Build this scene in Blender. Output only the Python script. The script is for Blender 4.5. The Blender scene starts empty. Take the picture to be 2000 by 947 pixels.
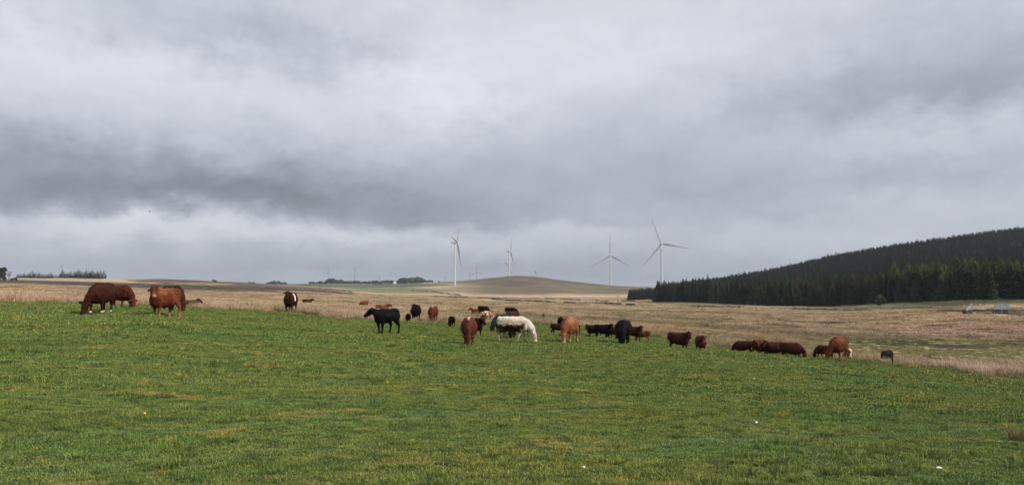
import bpy, bmesh, math, random
import numpy as np
from mathutils import Vector, Matrix, Euler
R = math.radians
SC = bpy.context.scene
COL = SC.collection

# ------------------------------------------------------------------ camera, sun, sky, exposure
F = 1428.0            # focal length in photograph pixels (2000 wide)
HV = 562.0            # image row of eye level
CV = 473.5
PITCH = math.atan((HV - CV) / F)
cam_d = bpy.data.cameras.new('camera')
cam = bpy.data.objects.new('camera', cam_d)
COL.objects.link(cam)
cam.location = (0, 0, 0)
cam.rotation_euler = (R(90) + PITCH, 0, 0)
cam_d.sensor_width = 36.0
cam_d.lens = 36.0 * F / 2000.0
cam_d.clip_start = 0.1
cam_d.clip_end = 40000
SC.camera = cam

SUN_AZ = 112.0        # degrees clockwise from the view direction (+Y)
SUN_EL = 40.0
sd = bpy.data.lights.new('sun', 'SUN')
sd.energy = 4.4
sd.angle = R(1.2)
sd.color = (1.0, 0.93, 0.83)
sun = bpy.data.objects.new('sun', sd)
COL.objects.link(sun)
sv = Vector((math.sin(R(SUN_AZ)) * math.cos(R(SUN_EL)), math.cos(R(SUN_AZ)) * math.cos(R(SUN_EL)), math.sin(R(SUN_EL))))
sun.rotation_euler = (-sv).to_track_quat('-Z', 'Y').to_euler()
sun.location = (60, -60, 80)

SC.view_settings.view_transform = 'Standard'
SC.view_settings.look = 'None'
SC.view_settings.gamma = 1
SC.view_settings.exposure = 0.0
try: SC.view_settings.use_curve_mapping = False
except Exception: pass

# node helper -------------------------------------------------------
class NT:
    def __init__(s, tree): s.t = tree; s.n = tree.nodes; s.l = tree.links
    def add(s, typ, **kw):
        nd = s.n.new(typ)
        for k, v in kw.items(): setattr(nd, k, v)
        return nd
    def put(s, sock, v):
        if v is None: return
        if isinstance(v, bpy.types.NodeSocket): s.l.new(v, sock)
        else:
            if isinstance(v, (tuple, list)) and len(v) == 3 and sock.type == 'RGBA': v = (*v, 1)
            sock.default_value = v
    def m(s, op, a, b=None, c=None, clamp=False):
        nd = s.add('ShaderNodeMath', operation=op, use_clamp=clamp)
        s.put(nd.inputs[0], a); s.put(nd.inputs[1], b); s.put(nd.inputs[2], c)
        return nd.outputs[0]
    def vm(s, op, a, b=None):
        nd = s.add('ShaderNodeVectorMath', operation=op)
        s.put(nd.inputs[0], a); s.put(nd.inputs[1], b)
        return nd.outputs[0]
    def mix(s, f, a, b, mode='MIX'):
        nd = s.add('ShaderNodeMix', data_type='RGBA', blend_type=mode)
        s.put(nd.inputs[0], f); s.put(nd.inputs[6], a); s.put(nd.inputs[7], b)
        return nd.outputs[2]
    def noise(s, vec, scale, detail=3, rough=0.55, dist=0.0):
        nd = s.add('ShaderNodeTexNoise')
        s.put(nd.inputs['Vector'], vec); nd.inputs['Scale'].default_value = scale
        nd.inputs['Detail'].default_value = detail; nd.inputs['Roughness'].default_value = rough
        nd.inputs['Distortion'].default_value = dist
        return nd.outputs['Fac']
    def ramp(s, f, lo, hi, a=0.0, b=1.0):
        nd = s.add('ShaderNodeMapRange', interpolation_type='SMOOTHSTEP')
        s.put(nd.inputs[0], f); s.put(nd.inputs[1], lo); s.put(nd.inputs[2], hi); s.put(nd.inputs[3], a); s.put(nd.inputs[4], b)
        return nd.outputs[0]
    def scl(s, vec, x, y, z):
        return s.vm('MULTIPLY', vec, (x, y, z))

W = bpy.data.worlds.new('World')
SC.world = W
W.use_nodes = True
w = NT(W.node_tree)
w.n.clear()
tc = w.add('ShaderNodeTexCoord').outputs['Generated']
sep = w.add('ShaderNodeSeparateXYZ'); w.l.new(tc, sep.inputs[0])
X, Y, Z = sep.outputs
hyp = w.m('SQRT', w.m('ADD', w.m('MULTIPLY', X, X), w.m('MULTIPLY', Y, Y)))
az = w.m('MULTIPLY', w.m('ARCTAN2', X, Y), 57.2958)
el = w.m('MULTIPLY', w.m('ARCTAN2', Z, hyp), 57.2958)
# cloud deck seen in perspective
zc = w.m('ADD', w.m('MAXIMUM', Z, 0.0), 0.10)
px = w.m('DIVIDE', X, zc); py = w.m('DIVIDE', Y, zc)
cv = w.add('ShaderNodeCombineXYZ'); w.l.new(px, cv.inputs[0]); w.l.new(py, cv.inputs[1])
deck = cv.outputs[0]
ang = w.add('ShaderNodeCombineXYZ'); w.l.new(w.m('MULTIPLY', az, 0.075), ang.inputs[0]); w.l.new(w.m('MULTIPLY', el, 0.115), ang.inputs[1])
angv = ang.outputs[0]
n1 = w.noise(angv, 2.6, 8, 0.66)
n2 = w.noise(w.vm('ADD', angv, (7.3, 2.1, 4.0)), 2.6, 8, 0.66)
n3 = w.noise(angv, 1.6, 3, 0.55)
amp = w.ramp(el, 2.0, 14.0, 0.75, 1.35)
azw = w.m('ADD', az, w.m('MULTIPLY', w.m('MULTIPLY', w.m('SUBTRACT', n1, 0.5), 16.0), amp))
elw = w.m('ADD', el, w.m('MULTIPLY', w.m('MULTIPLY', w.m('SUBTRACT', n2, 0.5), 5.5), amp))
def uv2ae(u, v):
    dx = (u - 1000) / F; dv = (CV - v) / F
    fy = math.cos(PITCH) - dv * math.sin(PITCH); fz = math.sin(PITCH) + dv * math.cos(PITCH)
    return math.degrees(math.atan2(dx, fy)), math.degrees(math.atan2(fz, math.hypot(dx, fy)))
# soft masses of cloud: (u, v, half width px, half height px, strength)
blobs = [(230, 350, 540, 62, -0.13, 40), (60, 385, 330, 50, -0.07, 22), (520, 392, 300, 45, -0.135, 26), (300, 330, 900, 40, -0.04, 40), (800, 425, 170, 40, -0.09, 18),
         (330, 440, 230, 16, 0.16, 30), (150, 430, 170, 12, 0.07, 25), (640, 462, 200, 14, 0.13, 22), (60, 450, 160, 26, 0.04, 26), (760, 450, 60, 10, 0.06, 14),
         (860, 195, 130, 90, 0.13, 60), (240, 140, 420, 50, 0.09, 60), (470, 70, 250, 60, -0.13, 35), (60, 190, 200, 80, 0.04, 60), (560, 135, 120, 60, -0.06, 40),
         (1900, 150, 330, 130, -0.15, 50), (1720, 190, 280, 50, -0.07, 30), (1300, 300, 420, 70, -0.065, 60), (1450, 365, 330, 40, -0.045, 26), (1800, 330, 160, 30, -0.06, 20),
         (1000, 435, 240, 30, -0.055, 14), (1140, 452, 110, 12, 0.09, 25), (1560, 465, 190, 20, 0.07, 30), (1860, 405, 200, 30, 0.06, 35), (1540, 412, 120, 12, -0.05, 9),
         (1200, 130, 220, 60, 0.06, 60), (1060, 40, 330, 60, 0.03, 60), (560, 230, 200, 60, 0.05, 50),
         (400, 520, 600, 20, -0.05, 20), (1200, 530, 500, 26, -0.08, 30), (920, 470, 150, 20, 0.05, 26), (1800, 275, 300, 26, 0.08, 30)]
S = None
for (u, v, su, sv_, st, slo) in blobs:
    a0, e0 = uv2ae(u, v)
    sa = su / F * 57.3 * math.cos(R(a0)) ** 2 + 0.5; se = sv_ / F * 57.3
    da = w.m('DIVIDE', w.m('SUBTRACT', azw, a0), sa); de = w.m('SUBTRACT', elw, e0); de = w.m('MAXIMUM', w.m('DIVIDE', de, se), w.m('DIVIDE', de, -slo / F * 57.3))
    g = w.m('EXPONENT', w.m('MULTIPLY', w.m('ADD', w.m('MULTIPLY', da, da), w.m('MULTIPLY', de, de)), -0.8))
    t = w.m('MULTIPLY', g, st * (1.2 if v > 300 else 1.15))
    S = t if S is None else w.m('ADD', S, t)
base = w.ramp(el, -1.0, 20.0, 0.455, 0.70)
outn = w.m('MULTIPLY', w.m('SUBTRACT', w.noise(deck, 0.55, 6, 0.55), 0.5), 0.16)
fine = w.m('MULTIPLY', w.m('SUBTRACT', w.noise(w.vm('ADD', angv, (3, 9, 1)), 3.0, 8, 0.58), 0.5), 0.18)
lum = w.m('ADD', w.m('ADD', base, S), w.m('ADD', outn, fine))
lum = w.m('MAXIMUM', lum, 0.16)
lum = w.m('MINIMUM', lum, 0.84)
# darker cloud is bluer
cf = w.ramp(lum, 0.25, 0.78)
colr = w.mix(cf, (0.90, 1.0, 1.20), (0.955, 1.0, 1.095))
cl = w.mix(1.0, colr, (1, 1, 1), 'MULTIPLY')
comb = w.add('ShaderNodeCombineColor')
for i in range(3): w.l.new(lum, comb.inputs[i])
cl = w.mix(1.0, cl, comb.outputs[0], 'MULTIPLY')
sky = w.add('ShaderNodeTexSky', sky_type='NISHITA')
sky.sun_disc = False
sky.sun_elevation = R(SUN_EL)
sky.sun_rotation = R(SUN_AZ)
nis = w.mix(1.0, sky.outputs[0], (0.08, 0.08, 0.08), 'MULTIPLY')
bgc = w.mix(0.94, nis, cl)
bg = w.add('ShaderNodeBackground'); w.l.new(bgc, bg.inputs[0]); bg.inputs[1].default_value = 1.0
wo = w.add('ShaderNodeOutputWorld'); w.l.new(bg.outputs[0], wo.inputs[0])

# ------------------------------------------------------------------ helpers
rng = np.random.default_rng(7)
random.seed(11)

def tag(o, label=None, cat=None, group=None, kind=None):
    if label: o['label'] = label
    if cat: o['category'] = cat
    if group: o['group'] = group
    if kind: o['kind'] = kind
    return o

def _h(ix, iy, s):
    n = (ix.astype(np.int64) * 374761393 + iy.astype(np.int64) * 668265263 + s * 974634777) & 0x7fffffff
    n = ((n ^ (n >> 13)) * 1274126177) & 0x7fffffff
    n = n ^ (n >> 16)
    return (n & 0xffff) / 65535.0
def vnoise(x, y, s=0):
    x = np.asarray(x, float); y = np.asarray(y, float)
    ix = np.floor(x); iy = np.floor(y); fx = x - ix; fy = y - iy
    fx = fx * fx * (3 - 2 * fx); fy = fy * fy * (3 - 2 * fy)
    a = _h(ix, iy, s); b = _h(ix + 1, iy, s); c = _h(ix, iy + 1, s); d = _h(ix + 1, iy + 1, s)
    return (a + (b - a) * fx) * (1 - fy) + (c + (d - c) * fx) * fy
def fbm(x, y, s=0, o=4):
    t = 0; a = 0.5; n = 0
    for i in range(o):
        t = t + a * vnoise(x * 2 ** i + 17.3 * i, y * 2 ** i - 9.1 * i, s + i); n += a; a *= 0.5
    return t / n

# ------------------------------------------------------------------ terrain
def slope(v, u=1000.0):      # z per metre of forward depth for image row v
    dv = (CV - v) / F
    fy = math.cos(PITCH) - dv * math.sin(PITCH); fz = math.sin(PITCH) + dv * math.cos(PITCH)
    return fz / fy
def slopev(v):
    dv = (CV - v) / F
    return (math.sin(PITCH) + dv * math.cos(PITCH)) / (math.cos(PITCH) - dv * math.sin(PITCH))
def xper(u, v):
    dv = (CV - v) / F
    return ((u - 1000) / F) / (math.cos(PITCH) - dv * math.sin(PITCH))

TAB = {
 0:    [(6, 940), (12, 755), (20, 665), (32, 612), (45, 587), (60, 587), (100, 577), (200, 566), (400, 556), (650, 548), (900, 542), (1300, 548), (2500, 556), (6000, 562)],
 300:  [(6, 942), (12, 762), (20, 675), (31, 619), (45, 597), (60, 597), (100, 588), (200, 575), (400, 564), (650, 552), (900, 544), (1300, 550), (2500, 556), (6000, 562)],
 450:  [(6, 943), (12, 766), (20, 685), (45, 605), (60, 603), (100, 594), (200, 581), (400, 569), (650, 557), (900, 550), (1300, 555), (2500, 557), (6000, 562)],
 600:  [(6, 945), (12, 770), (20, 695), (36, 635), (46, 615), (60, 611), (100, 600), (200, 588), (400, 576), (650, 567), (900, 560), (1200, 564), (2000, 554), (3000, 556), (6000, 562)],
 755:  [(6, 946), (12, 775), (20, 705), (36, 652), (50, 629), (70, 619), (100, 608), (200, 593), (400, 581), (800, 574), (1300, 568), (2000, 554), (3000, 556), (6000, 562)],
 890:  [(6, 947), (12, 782), (20, 717), (36, 668), (55, 634), (75, 622), (100, 613), (200, 598), (400, 586), (800, 576), (1100, 568), (1376, 556), (1700, 548), (2400, 553), (6000, 562)],
 950: [(6, 947), (12, 784), (20, 720), (36, 669), (58, 634), (78, 623), (100, 614), (200, 599), (400, 588), (700, 580), (1000, 574), (1400, 556), (1700, 543), (2300, 551), (6000, 562)],
 1060: [(6, 947), (12, 786), (20, 724), (37, 668), (61, 636), (80, 627), (100, 618), (200, 603), (400, 591), (700, 582), (1000, 574), (1400, 557), (1700, 538), (2300, 552), (6000, 562)],
 1010: [(6, 947), (12, 785), (20, 722), (37, 668), (60, 634), (80, 624), (100, 616), (200, 601), (400, 590), (700, 582), (1000, 574), (1400, 556), (1700, 532), (2300, 550), (6000, 562)],
 1110: [(6, 947), (12, 788), (20, 726), (38, 668), (62, 639), (80, 630), (100, 621), (200, 605), (400, 593), (700, 582), (1000, 574), (1400, 560), (1700, 549), (2300, 556), (6000, 562)],
 1220: [(6, 947), (12, 791), (20, 731), (39, 671), (48, 665), (60, 649), (80, 635), (100, 626), (200, 607), (400, 595), (700, 583), (1000, 574), (1400, 564), (1700, 559), (2300, 561), (6000, 562)],
 1320: [(6, 948), (12, 793), (20, 736), (38, 677), (45, 686), (60, 660), (80, 644), (100, 633), (200, 610), (400, 590), (600, 580), (1000, 572), (1500, 564), (2300, 562), (6000, 562)],
 1500: [(6, 949), (12, 798), (20, 746), (38, 688), (45, 702), (58, 682), (80, 662), (100, 647), (200, 613), (345, 598), (500, 583), (760, 546), (1100, 560), (2300, 562), (6000, 562)],
 1640: [(6, 950), (12, 803), (20, 756), (42, 702), (48, 706), (60, 690), (80, 669), (100, 654), (200, 614), (315, 599), (450, 575), (760, 514), (1100, 530), (2300, 560), (6000, 562)],
 1760: [(6, 951), (12, 808), (20, 764), (43, 712), (50, 712), (65, 693), (80, 678), (100, 660), (200, 609), (270, 592), (400, 566), (760, 493), (1100, 515), (2300, 560), (6000, 562)],
 1900: [(6, 952), (12, 814), (20, 774), (38, 730), (46, 729), (60, 707), (80, 685), (100, 665), (150, 620), (200, 600), (245, 585), (400, 553), (760, 474), (1100, 495), (2300, 560), (6000, 562)],
 2050: [(6, 954), (12, 822), (20, 785), (37, 741), (46, 737), (60, 714), (80, 690), (100, 670), (150, 624), (200, 598), (240, 584), (400, 540), (760, 456), (1100, 475), (2300, 560), (6000, 562)],
 2400: [(6, 960), (12, 842), (20, 812), (37, 765), (60, 730), (100, 680), (150, 630), (200, 600), (235, 585), (400, 515), (760, 420), (1100, 440), (2300, 560), (6000, 562)],
}
GU = np.linspace(-200, 2400, 131)
GL = np.linspace(math.log(3.0), math.log(6500), 330)
cols = sorted(TAB)
Zc = []
for c in cols:
    d = np.log([a for a, b in TAB[c]]); v = [b for a, b in TAB[c]]
    s = np.array([slopev(q) for q in v])
    sl = np.interp(GL, d, s)
    z = sl * np.exp(GL)
    z[GL < math.log(6)] = slopev(TAB[c][0][1]) * 6
    Zc.append(z)
Zc = np.array(Zc)
ZG = np.array([np.interp(GU, cols, Zc[:, j]) for j in range(len(GL))]).T
def smooth(A, sig, ax):
    k = np.arange(-int(3 * sig), int(3 * sig) + 1); g = np.exp(-k ** 2 / (2 * sig ** 2)); g /= g.sum()
    P = np.pad(A, [(len(k) // 2,) * 2 if i == ax else (0, 0) for i in (0, 1)], mode='edge')
    return np.apply_along_axis(lambda r: np.convolve(r, g, 'valid'), ax, P)
ZG = smooth(ZG, 1.4, 0); ZG = smooth(ZG, 2.2, 1)

def edge_d(u):               # forward depth at which the pasture ends
    return np.interp(u, [-200, 0, 300, 560, 700, 850, 1000, 1150, 1300, 1500, 1640, 1760, 1900, 2000, 2400],
                     [46, 45, 45, 47, 50, 56, 61, 62, 58, 50, 47, 42, 37, 36, 34])
def ud(x, y):
    r = np.hypot(x, y); a = np.arctan2(x, y)
    ac = np.clip(a, R(-44), R(44))
    u = 1000 + F * np.tan(ac) ; dep = r * np.cos(ac)
    return u, dep, r, a
def hgt(x, y, micro=True):
    x = np.asarray(x, float); y = np.asarray(y, float)
    u, dep, r, a = ud(x, y)
    fu = np.clip((u - GU[0]) / (GU[1] - GU[0]), 0, len(GU) - 1.001)
    fl = np.clip((np.log(np.maximum(dep, 3.0)) - GL[0]) / (GL[1] - GL[0]), 0, len(GL) - 1.001)
    i = fu.astype(int); j = fl.astype(int); s = fu - i; t = fl - j
    z = (ZG[i, j] * (1 - s) + ZG[i + 1, j] * s) * (1 - t) + (ZG[i, j + 1] * (1 - s) + ZG[i + 1, j + 1] * s) * t
    wb = np.clip((np.abs(a) - R(60)) / R(80), 0, 1); wb = wb * wb * (3 - 2 * wb)
    back = -1.6 - 0.004 * r
    z = z * (1 - wb) + back * wb
    wn = np.clip((r - 3.0) / 3.0, 0, 1)
    z = z * wn + (-1.6) * (1 - wn)
    if micro:
        E = edge_d(u)
        mo = np.clip((dep - E) / 6.0, 0, 1)
        far = np.clip((dep - 70) / 200, 0, 1)
        fz = (fbm(x * 0.7, y * 1.1, 3, 1) - 0.5) * 0.11 + (fbm(x * 0.16, y * 0.30, 5, 2) - 0.5) * 0.22
        mz = (fbm(x * 0.5, y * 0.8, 8, 3) - 0.5) * 0.30
        bz = (fbm(x * 0.012, y * 0.02, 9, 4) - 0.5) * 5.0 * np.clip((dep - 250) / 900, 0, 1)
        z = z + fz * (1 - mo) + mz * mo * (1 - 0.5 * far) + bz
    return z
def gz(x, y): return float(hgt(np.array([x]), np.array([y]))[0])
def at(u, d):
    v0 = 600
    for _ in range(3):
        x = xper(u, v0) * d
        z = gz(x, d)
        # refine row for exact x
        dv = None
        v0 = HV - z / d * F
    return Vector((x, d, z))
def hit(u, v, dmin=5.0, dmax=3000.0):
    ds = np.exp(np.linspace(math.log(dmin), math.log(dmax), 900))
    xs = xper(u, v) * ds; zs = slopev(v) * ds
    h = hgt(xs, ds)
    k = np.nonzero(h >= zs)[0]
    k = k[0] if len(k) else len(ds) - 1
    return Vector((float(xs[k]), float(ds[k]), float(h[k])))

# terrain mesh: rings of growing radius, finer spacing where the view lies
azs = np.concatenate([np.arange(-180, -42, 3.0), np.arange(-42, 42.01, 0.2), np.arange(44, 180, 3.0)])
rs = np.concatenate([np.exp(np.linspace(math.log(1.2), math.log(60), 270, endpoint=False)),
                     np.exp(np.linspace(math.log(60), math.log(6000), 230))])
NA, NR = len(azs), len(rs)
A_, R_ = np.meshgrid(np.radians(azs), rs, indexing='ij')
PX = R_ * np.sin(A_); PY = R_ * np.cos(A_)
PZ = hgt(PX.ravel(), PY.ravel()).reshape(PX.shape)
verts = np.stack([PX, PY, PZ], -1).reshape(-1, 3)
idx = np.arange(NA * NR).reshape(NA, NR)
idn = np.roll(idx, -1, 0)
quads = np.stack([idx[:, :-1], idx[:, 1:], idn[:, 1:], idn[:, :-1]], -1).reshape(-1, 4)
verts = np.vstack([verts, [[0, 0, -1.6]]])
cen = len(verts) - 1
tris = np.stack([np.full(NA, cen), idx[:, 0], idn[:, 0]], -1)
def np_mesh(name, verts, quads=None, tris=None):
    me = bpy.data.meshes.new(name)
    nq = 0 if quads is None else len(quads); nt = 0 if tris is None else len(tris)
    loops = []
    if nq: loops.append(np.asarray(quads).ravel())
    if nt: loops.append(np.asarray(tris).ravel())
    loops = np.concatenate(loops).astype(np.int32)
    me.vertices.add(len(verts)); me.vertices.foreach_set('co', np.asarray(verts, dtype=np.float32).ravel())
    me.loops.add(len(loops)); me.loops.foreach_set('vertex_index', loops)
    me.polygons.add(nq + nt)
    st = np.concatenate([np.arange(nq) * 4, nq * 4 + np.arange(nt) * 3]).astype(np.int32)
    me.polygons.foreach_set('loop_start', st)
    me.update(calc_edges=True)
    return me
gm = np_mesh('ground', verts, quads, tris)
gm.polygons.foreach_set('use_smooth', np.ones(len(gm.polygons), bool))

# what covers each place (own colour of the vegetation, independent of light)
C_GREEN = np.array([0.082, 0.140, 0.030]); C_OLIVE = np.array([0.19, 0.175, 0.050])
C_TAN = np.array([0.480, 0.335, 0.215]); C_PALE = np.array([0.54, 0.43, 0.27]); C_PINK = np.array([0.47, 0.315, 0.225])
C_HEATH = np.array([0.080, 0.056, 0.042]); C_FARG = np.array([0.10, 0.13, 0.06]); C_HILL = np.array([0.122, 0.088, 0.054])
C_PEAT = np.array([0.02, 0.016, 0.010]); C_MOSS = np.array([0.24, 0.22, 0.095]); C_BANK = np.array([0.09, 0.10, 0.04])
def ell(u, v, cu, cv_, ru, rv, tilt=0.0, soft=0.35):
    q = ((u - cu) / ru) ** 2 + ((v - cv_ - tilt * (u - cu)) / rv) ** 2
    return np.clip((1 + soft - q) / (2 * soft), 0, 1)
def cover(x, y, z):
    """own colour and rushes density (0..1) of the moor at a place"""
    u, dep, r, a = ud(x, y)
    v = HV - z / np.maximum(dep, 1) * F
    E = edge_d(u) + (fbm(x * 0.25, y * 0.25, 21, 3) - 0.5) * 5.0 * np.interp(u, [0, 600, 900, 2000], [0.5, 0.6, 1.4, 0.8])
    moor = np.clip((dep - E) / 1.2 + 0.5, 0, 1)
    n1 = fbm(x * 0.035, y * 0.06, 31, 4); n2 = fbm(x * 0.13, y * 0.13, 33, 3); n4 = fbm(x * 0.01, y * 0.025, 37, 3)
    c = np.tile(C_TAN, (len(x), 1))
    def blend(c, col, f): return c + (col - c) * np.asarray(f)[:, None]
    c = blend(c, C_PALE, np.clip((n1 - 0.52) * 5, 0, 1) * 0.40)
    c = blend(c, C_PINK, np.clip((n4 - 0.5) * 5, 0, 1) * 0.7)
    c = blend(c, C_MOSS, np.clip((n2 - 0.53) * 6, 0, 1) * 0.55 * np.interp(u, [0, 500, 900, 1500, 2000], [0.4, .6, 1, 1, .6]))
    rush = np.clip((n2 * 0.5 + n1 * 0.5 - 0.36) * 4.5, 0.12, 1)
    c = blend(c, np.array([0.17, 0.15, 0.075]), np.clip((0.62 - rush) * 2.2, 0, 1) * 0.75 * (dep < 700))
    n5 = fbm(x * 0.3, y * 0.5, 39, 3); c = blend(c, np.array([0.10, 0.075, 0.045]), np.clip((n5 - 0.60) * 9, 0, 1) * 0.8 * (dep < 500))
    # greener foot of the slope between pasture and moor
    foot = np.clip(1 - (dep - E) / 9.0, 0, 1) * np.interp(u, [0, 650, 900, 1350, 1600, 2000], [0, 0.0, 0.9, 0.85, 0.5, 0.35])
    c = blend(c, C_MOSS * 0.95, foot); rush = rush * (1 - 0.7 * foot)
    for (cu, cv_, ru, rv, tl, col, st, rd) in [
        (1850, 683, 260, 22, 0.04, C_MOSS * 1.05, 0.95, 0.12), (1760, 670, 120, 6, 0.05, C_BANK, 0.8, 0.1), (1990, 668, 90, 8, 0.0, C_BANK * 1.2, 0.7, 0.1),
        (1840, 704, 36, 5.0, 0.03, C_PEAT, 1.6, 0), (1868, 675, 55, 4.0, 0.0, C_PEAT, 1.5, 0), (1800, 699, 30, 3, 0.1, C_PEAT * 2, 0.8, 0.1), (1820, 663, 12, 3, 0, C_PEAT * 2, 0.7, 0.1),
        (1860, 592, 190, 6, -0.02, C_BANK * 1.25, 0.9, 0.15), (1700, 601, 200, 2.6, 0.0, C_BANK, 0.8, 0.1), (1850, 593, 60, 3, 0.0, C_HEATH * 0.8, 0.7, 0.1), (1960, 587, 80, 2, -0.03, C_HEATH * 0.6, 0.8, 0.1),
        (1950, 598, 70, 4, -0.03, C_PALE * 0.95, 0.9, 0.2), (1920, 607, 100, 3, 0.0, C_PEAT * 2.5, 0.85, 0.0), (1990, 614, 30, 3, 0.05, C_PEAT * 2, 0.9, 0),
        (1350, 592, 110, 4, 0.03, C_BANK * 1.2, 0.6, 0.2), (1200, 600, 60, 2.0, 0.02, C_PALE * 1.0, 0.6, 0.3), (1240, 600, 50, 2, 0.02, C_MOSS * 1.2, 0.5, 0.3),
        (1150, 628, 260, 5, 0.03, C_MOSS, 0.45, 0.5), (1500, 640, 260, 4, 0.03, C_MOSS * .8, 0.4, 0.5), (1300, 615, 240, 4, 0.02, C_MOSS * 0.9, 0.35, 0.5), (1640, 655, 160, 5, 0.04, C_BANK, 0.35, 0.5)]:
        f = np.clip(ell(u, v, cu, cv_, ru, rv, tl) * (dep > 44) * (dep < 420) * st * np.clip(0.55 + n2 * 0.9, 0, 1), 0, 1)
        c = blend(c, col, f); rush = rush * (1 - f) + rd * f
    far = np.clip((dep - 330) / 120, 0, 1)
    # hills beyond
    hill = np.clip((u - 860) / 90, 0, 1) * np.clip((dep - 850) / 200, 0, 1)
    c = blend(c, C_HILL, hill * 0.95)
    n6 = fbm(x * .008, y * .02, 47, 4); c = blend(c, C_HEATH * 1.1, hill * np.clip((n6 - 0.5) * 10, 0, 1) * 0.9); c = blend(c, C_MOSS * .75, hill * np.clip((0.47 - n6) * 8, 0, 1) * 0.6)
    c = blend(c, C_HEATH * 1.3, ell(u, v, 900, 551, 60, 1.6, -0.01) * (dep > 1200) * .8)
    c = blend(c, C_MOSS * .8, hill * np.clip((n1 - 0.55) * 6, 0, 1) * 0.35)
    for (cu, cv_, ru, rv, tl, col, st, d0, d1) in [
        (130, 552, 250, 3.0, 0.030, C_HEATH * 0.9, 0.95, 300, 900), (300, 559, 200, 3.0, 0.03, C_HEATH * 1.3, 0.7, 250, 900), (40, 549, 90, 2.0, 0.03, C_HEATH * 0.7, 0.9, 300, 900),
        (330, 547.5, 90, 2.6, 0.03, C_HEATH, 0.95, 400, 1000), (440, 561, 130, 4.2, 0.04, C_HEATH * 1.1, 0.95, 300, 1000), (560, 563, 130, 4.5, 0.04, C_HEATH * 1.25, 0.9, 300, 1000), (480, 553, 90, 2.6, 0.03, C_HEATH * 1.2, 0.8, 500, 1000),
        (390, 555, 60, 2.6, 0.03, C_MOSS * 1.1, 0.8, 400, 1000), (620, 574, 90, 2.0, 0.05, C_PALE, 0.7, 200, 900), (245, 546, 60, 1.6, 0.0, C_PALE, 0.8, 500, 1000), (560, 573, 120, 2.4, 0.02, C_PALE * 0.85, 0.5, 250, 900),
        (680, 557, 190, 5, 0.0, C_FARG * 0.75, 1.0, 1150, 4000), (760, 568, 130, 6, 0.0, C_FARG * np.array([1.25, 1.15, .9]), 0.9, 900, 2500), (560, 553, 90, 4, 0.0, C_FARG * 0.7, 1.0, 1150, 4000),
        (700, 574, 110, 1.6, 0.03, C_PALE * 0.9, 0.7, 700, 2000), (820, 578, 120, 1.6, 0.0, C_PALE * 0.8, .7, 500, 1200), (800, 556, 80, 2.5, -0.01, C_FARG * 0.8, .8, 1200, 2600),
        (960, 586, 60, 1.3, 0.0, C_PALE * 1.1, .9, 250, 700)]:
        f = ell(u, v, cu, cv_, ru, rv, tl) * (dep > d0) * (dep < d1) * st * np.clip(0.6 + n4 * 0.8, 0, 1)
        c = blend(c, col, f)
    vt_ = np.interp(u, [260, 300, 400, 500, 600, 690], [547, 545, 548.5, 552.5, 561, 573]); vb_ = np.interp(u, [260, 350, 450, 550, 650, 690], [549, 557, 566, 571.5, 575.5, 576])
    nn_ = (fbm(x * .02, y * .02, 83, 4) - .5) * 5
    hz_ = np.clip((v - vt_ + nn_) / .8, 0, 1) * np.clip((vb_ - v + nn_) / .8, 0, 1) * (dep > 220) * (dep < 1050) * (u > 250) * (u < 690)
    hz_ = hz_ * (1 - .9 * ell(u, v, 395, 555.5, 65, 2.8, .015)) * (1 - .8 * ell(u, v, 600, 571, 70, 1.6, .05)) * (1 - .7 * ell(u, v, 500, 560, 40, 1.3, .04))
    c = blend(c, np.array([0.105, 0.066, 0.044]) , hz_ * .92); rush = rush * (1 - .3 * hz_)
    vl_ = np.interp(u, [-200, 0, 200, 360, 480], [546, 549.5, 556, 563, 567])
    hl_ = np.clip(1.6 - np.abs(v - vl_ + nn_ * .6) / 2.6, 0, 1) * (u < 470) * (dep > 200) * (dep < 900)
    c = blend(c, np.array([0.080, 0.066, 0.055]), hl_ * .9); rush = rush * (1 - .3 * hl_)
    forest = (u > 1290) & (dep > np.interp(u, FU, FD) - 1)
    c = blend(c, C_PEAT * 1.6, forest * 1.0); rush = rush * (1 - forest)
    return c, rush, moor, E
FU = [1280, 1400, 1500, 1600, 1700, 1780, 1900, 2050, 2500]
FD = [430, 385, 345, 322, 300, 268, 247, 238, 225]
vc, vr, vmoor, _ = cover(verts[:, 0], verts[:, 1], verts[:, 2])
at_c = gm.attributes.new('cover', 'FLOAT_COLOR', 'POINT')
at_c.data.foreach_set('color', np.hstack([vc, vmoor[:, None]]).astype(np.float32).ravel())

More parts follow.
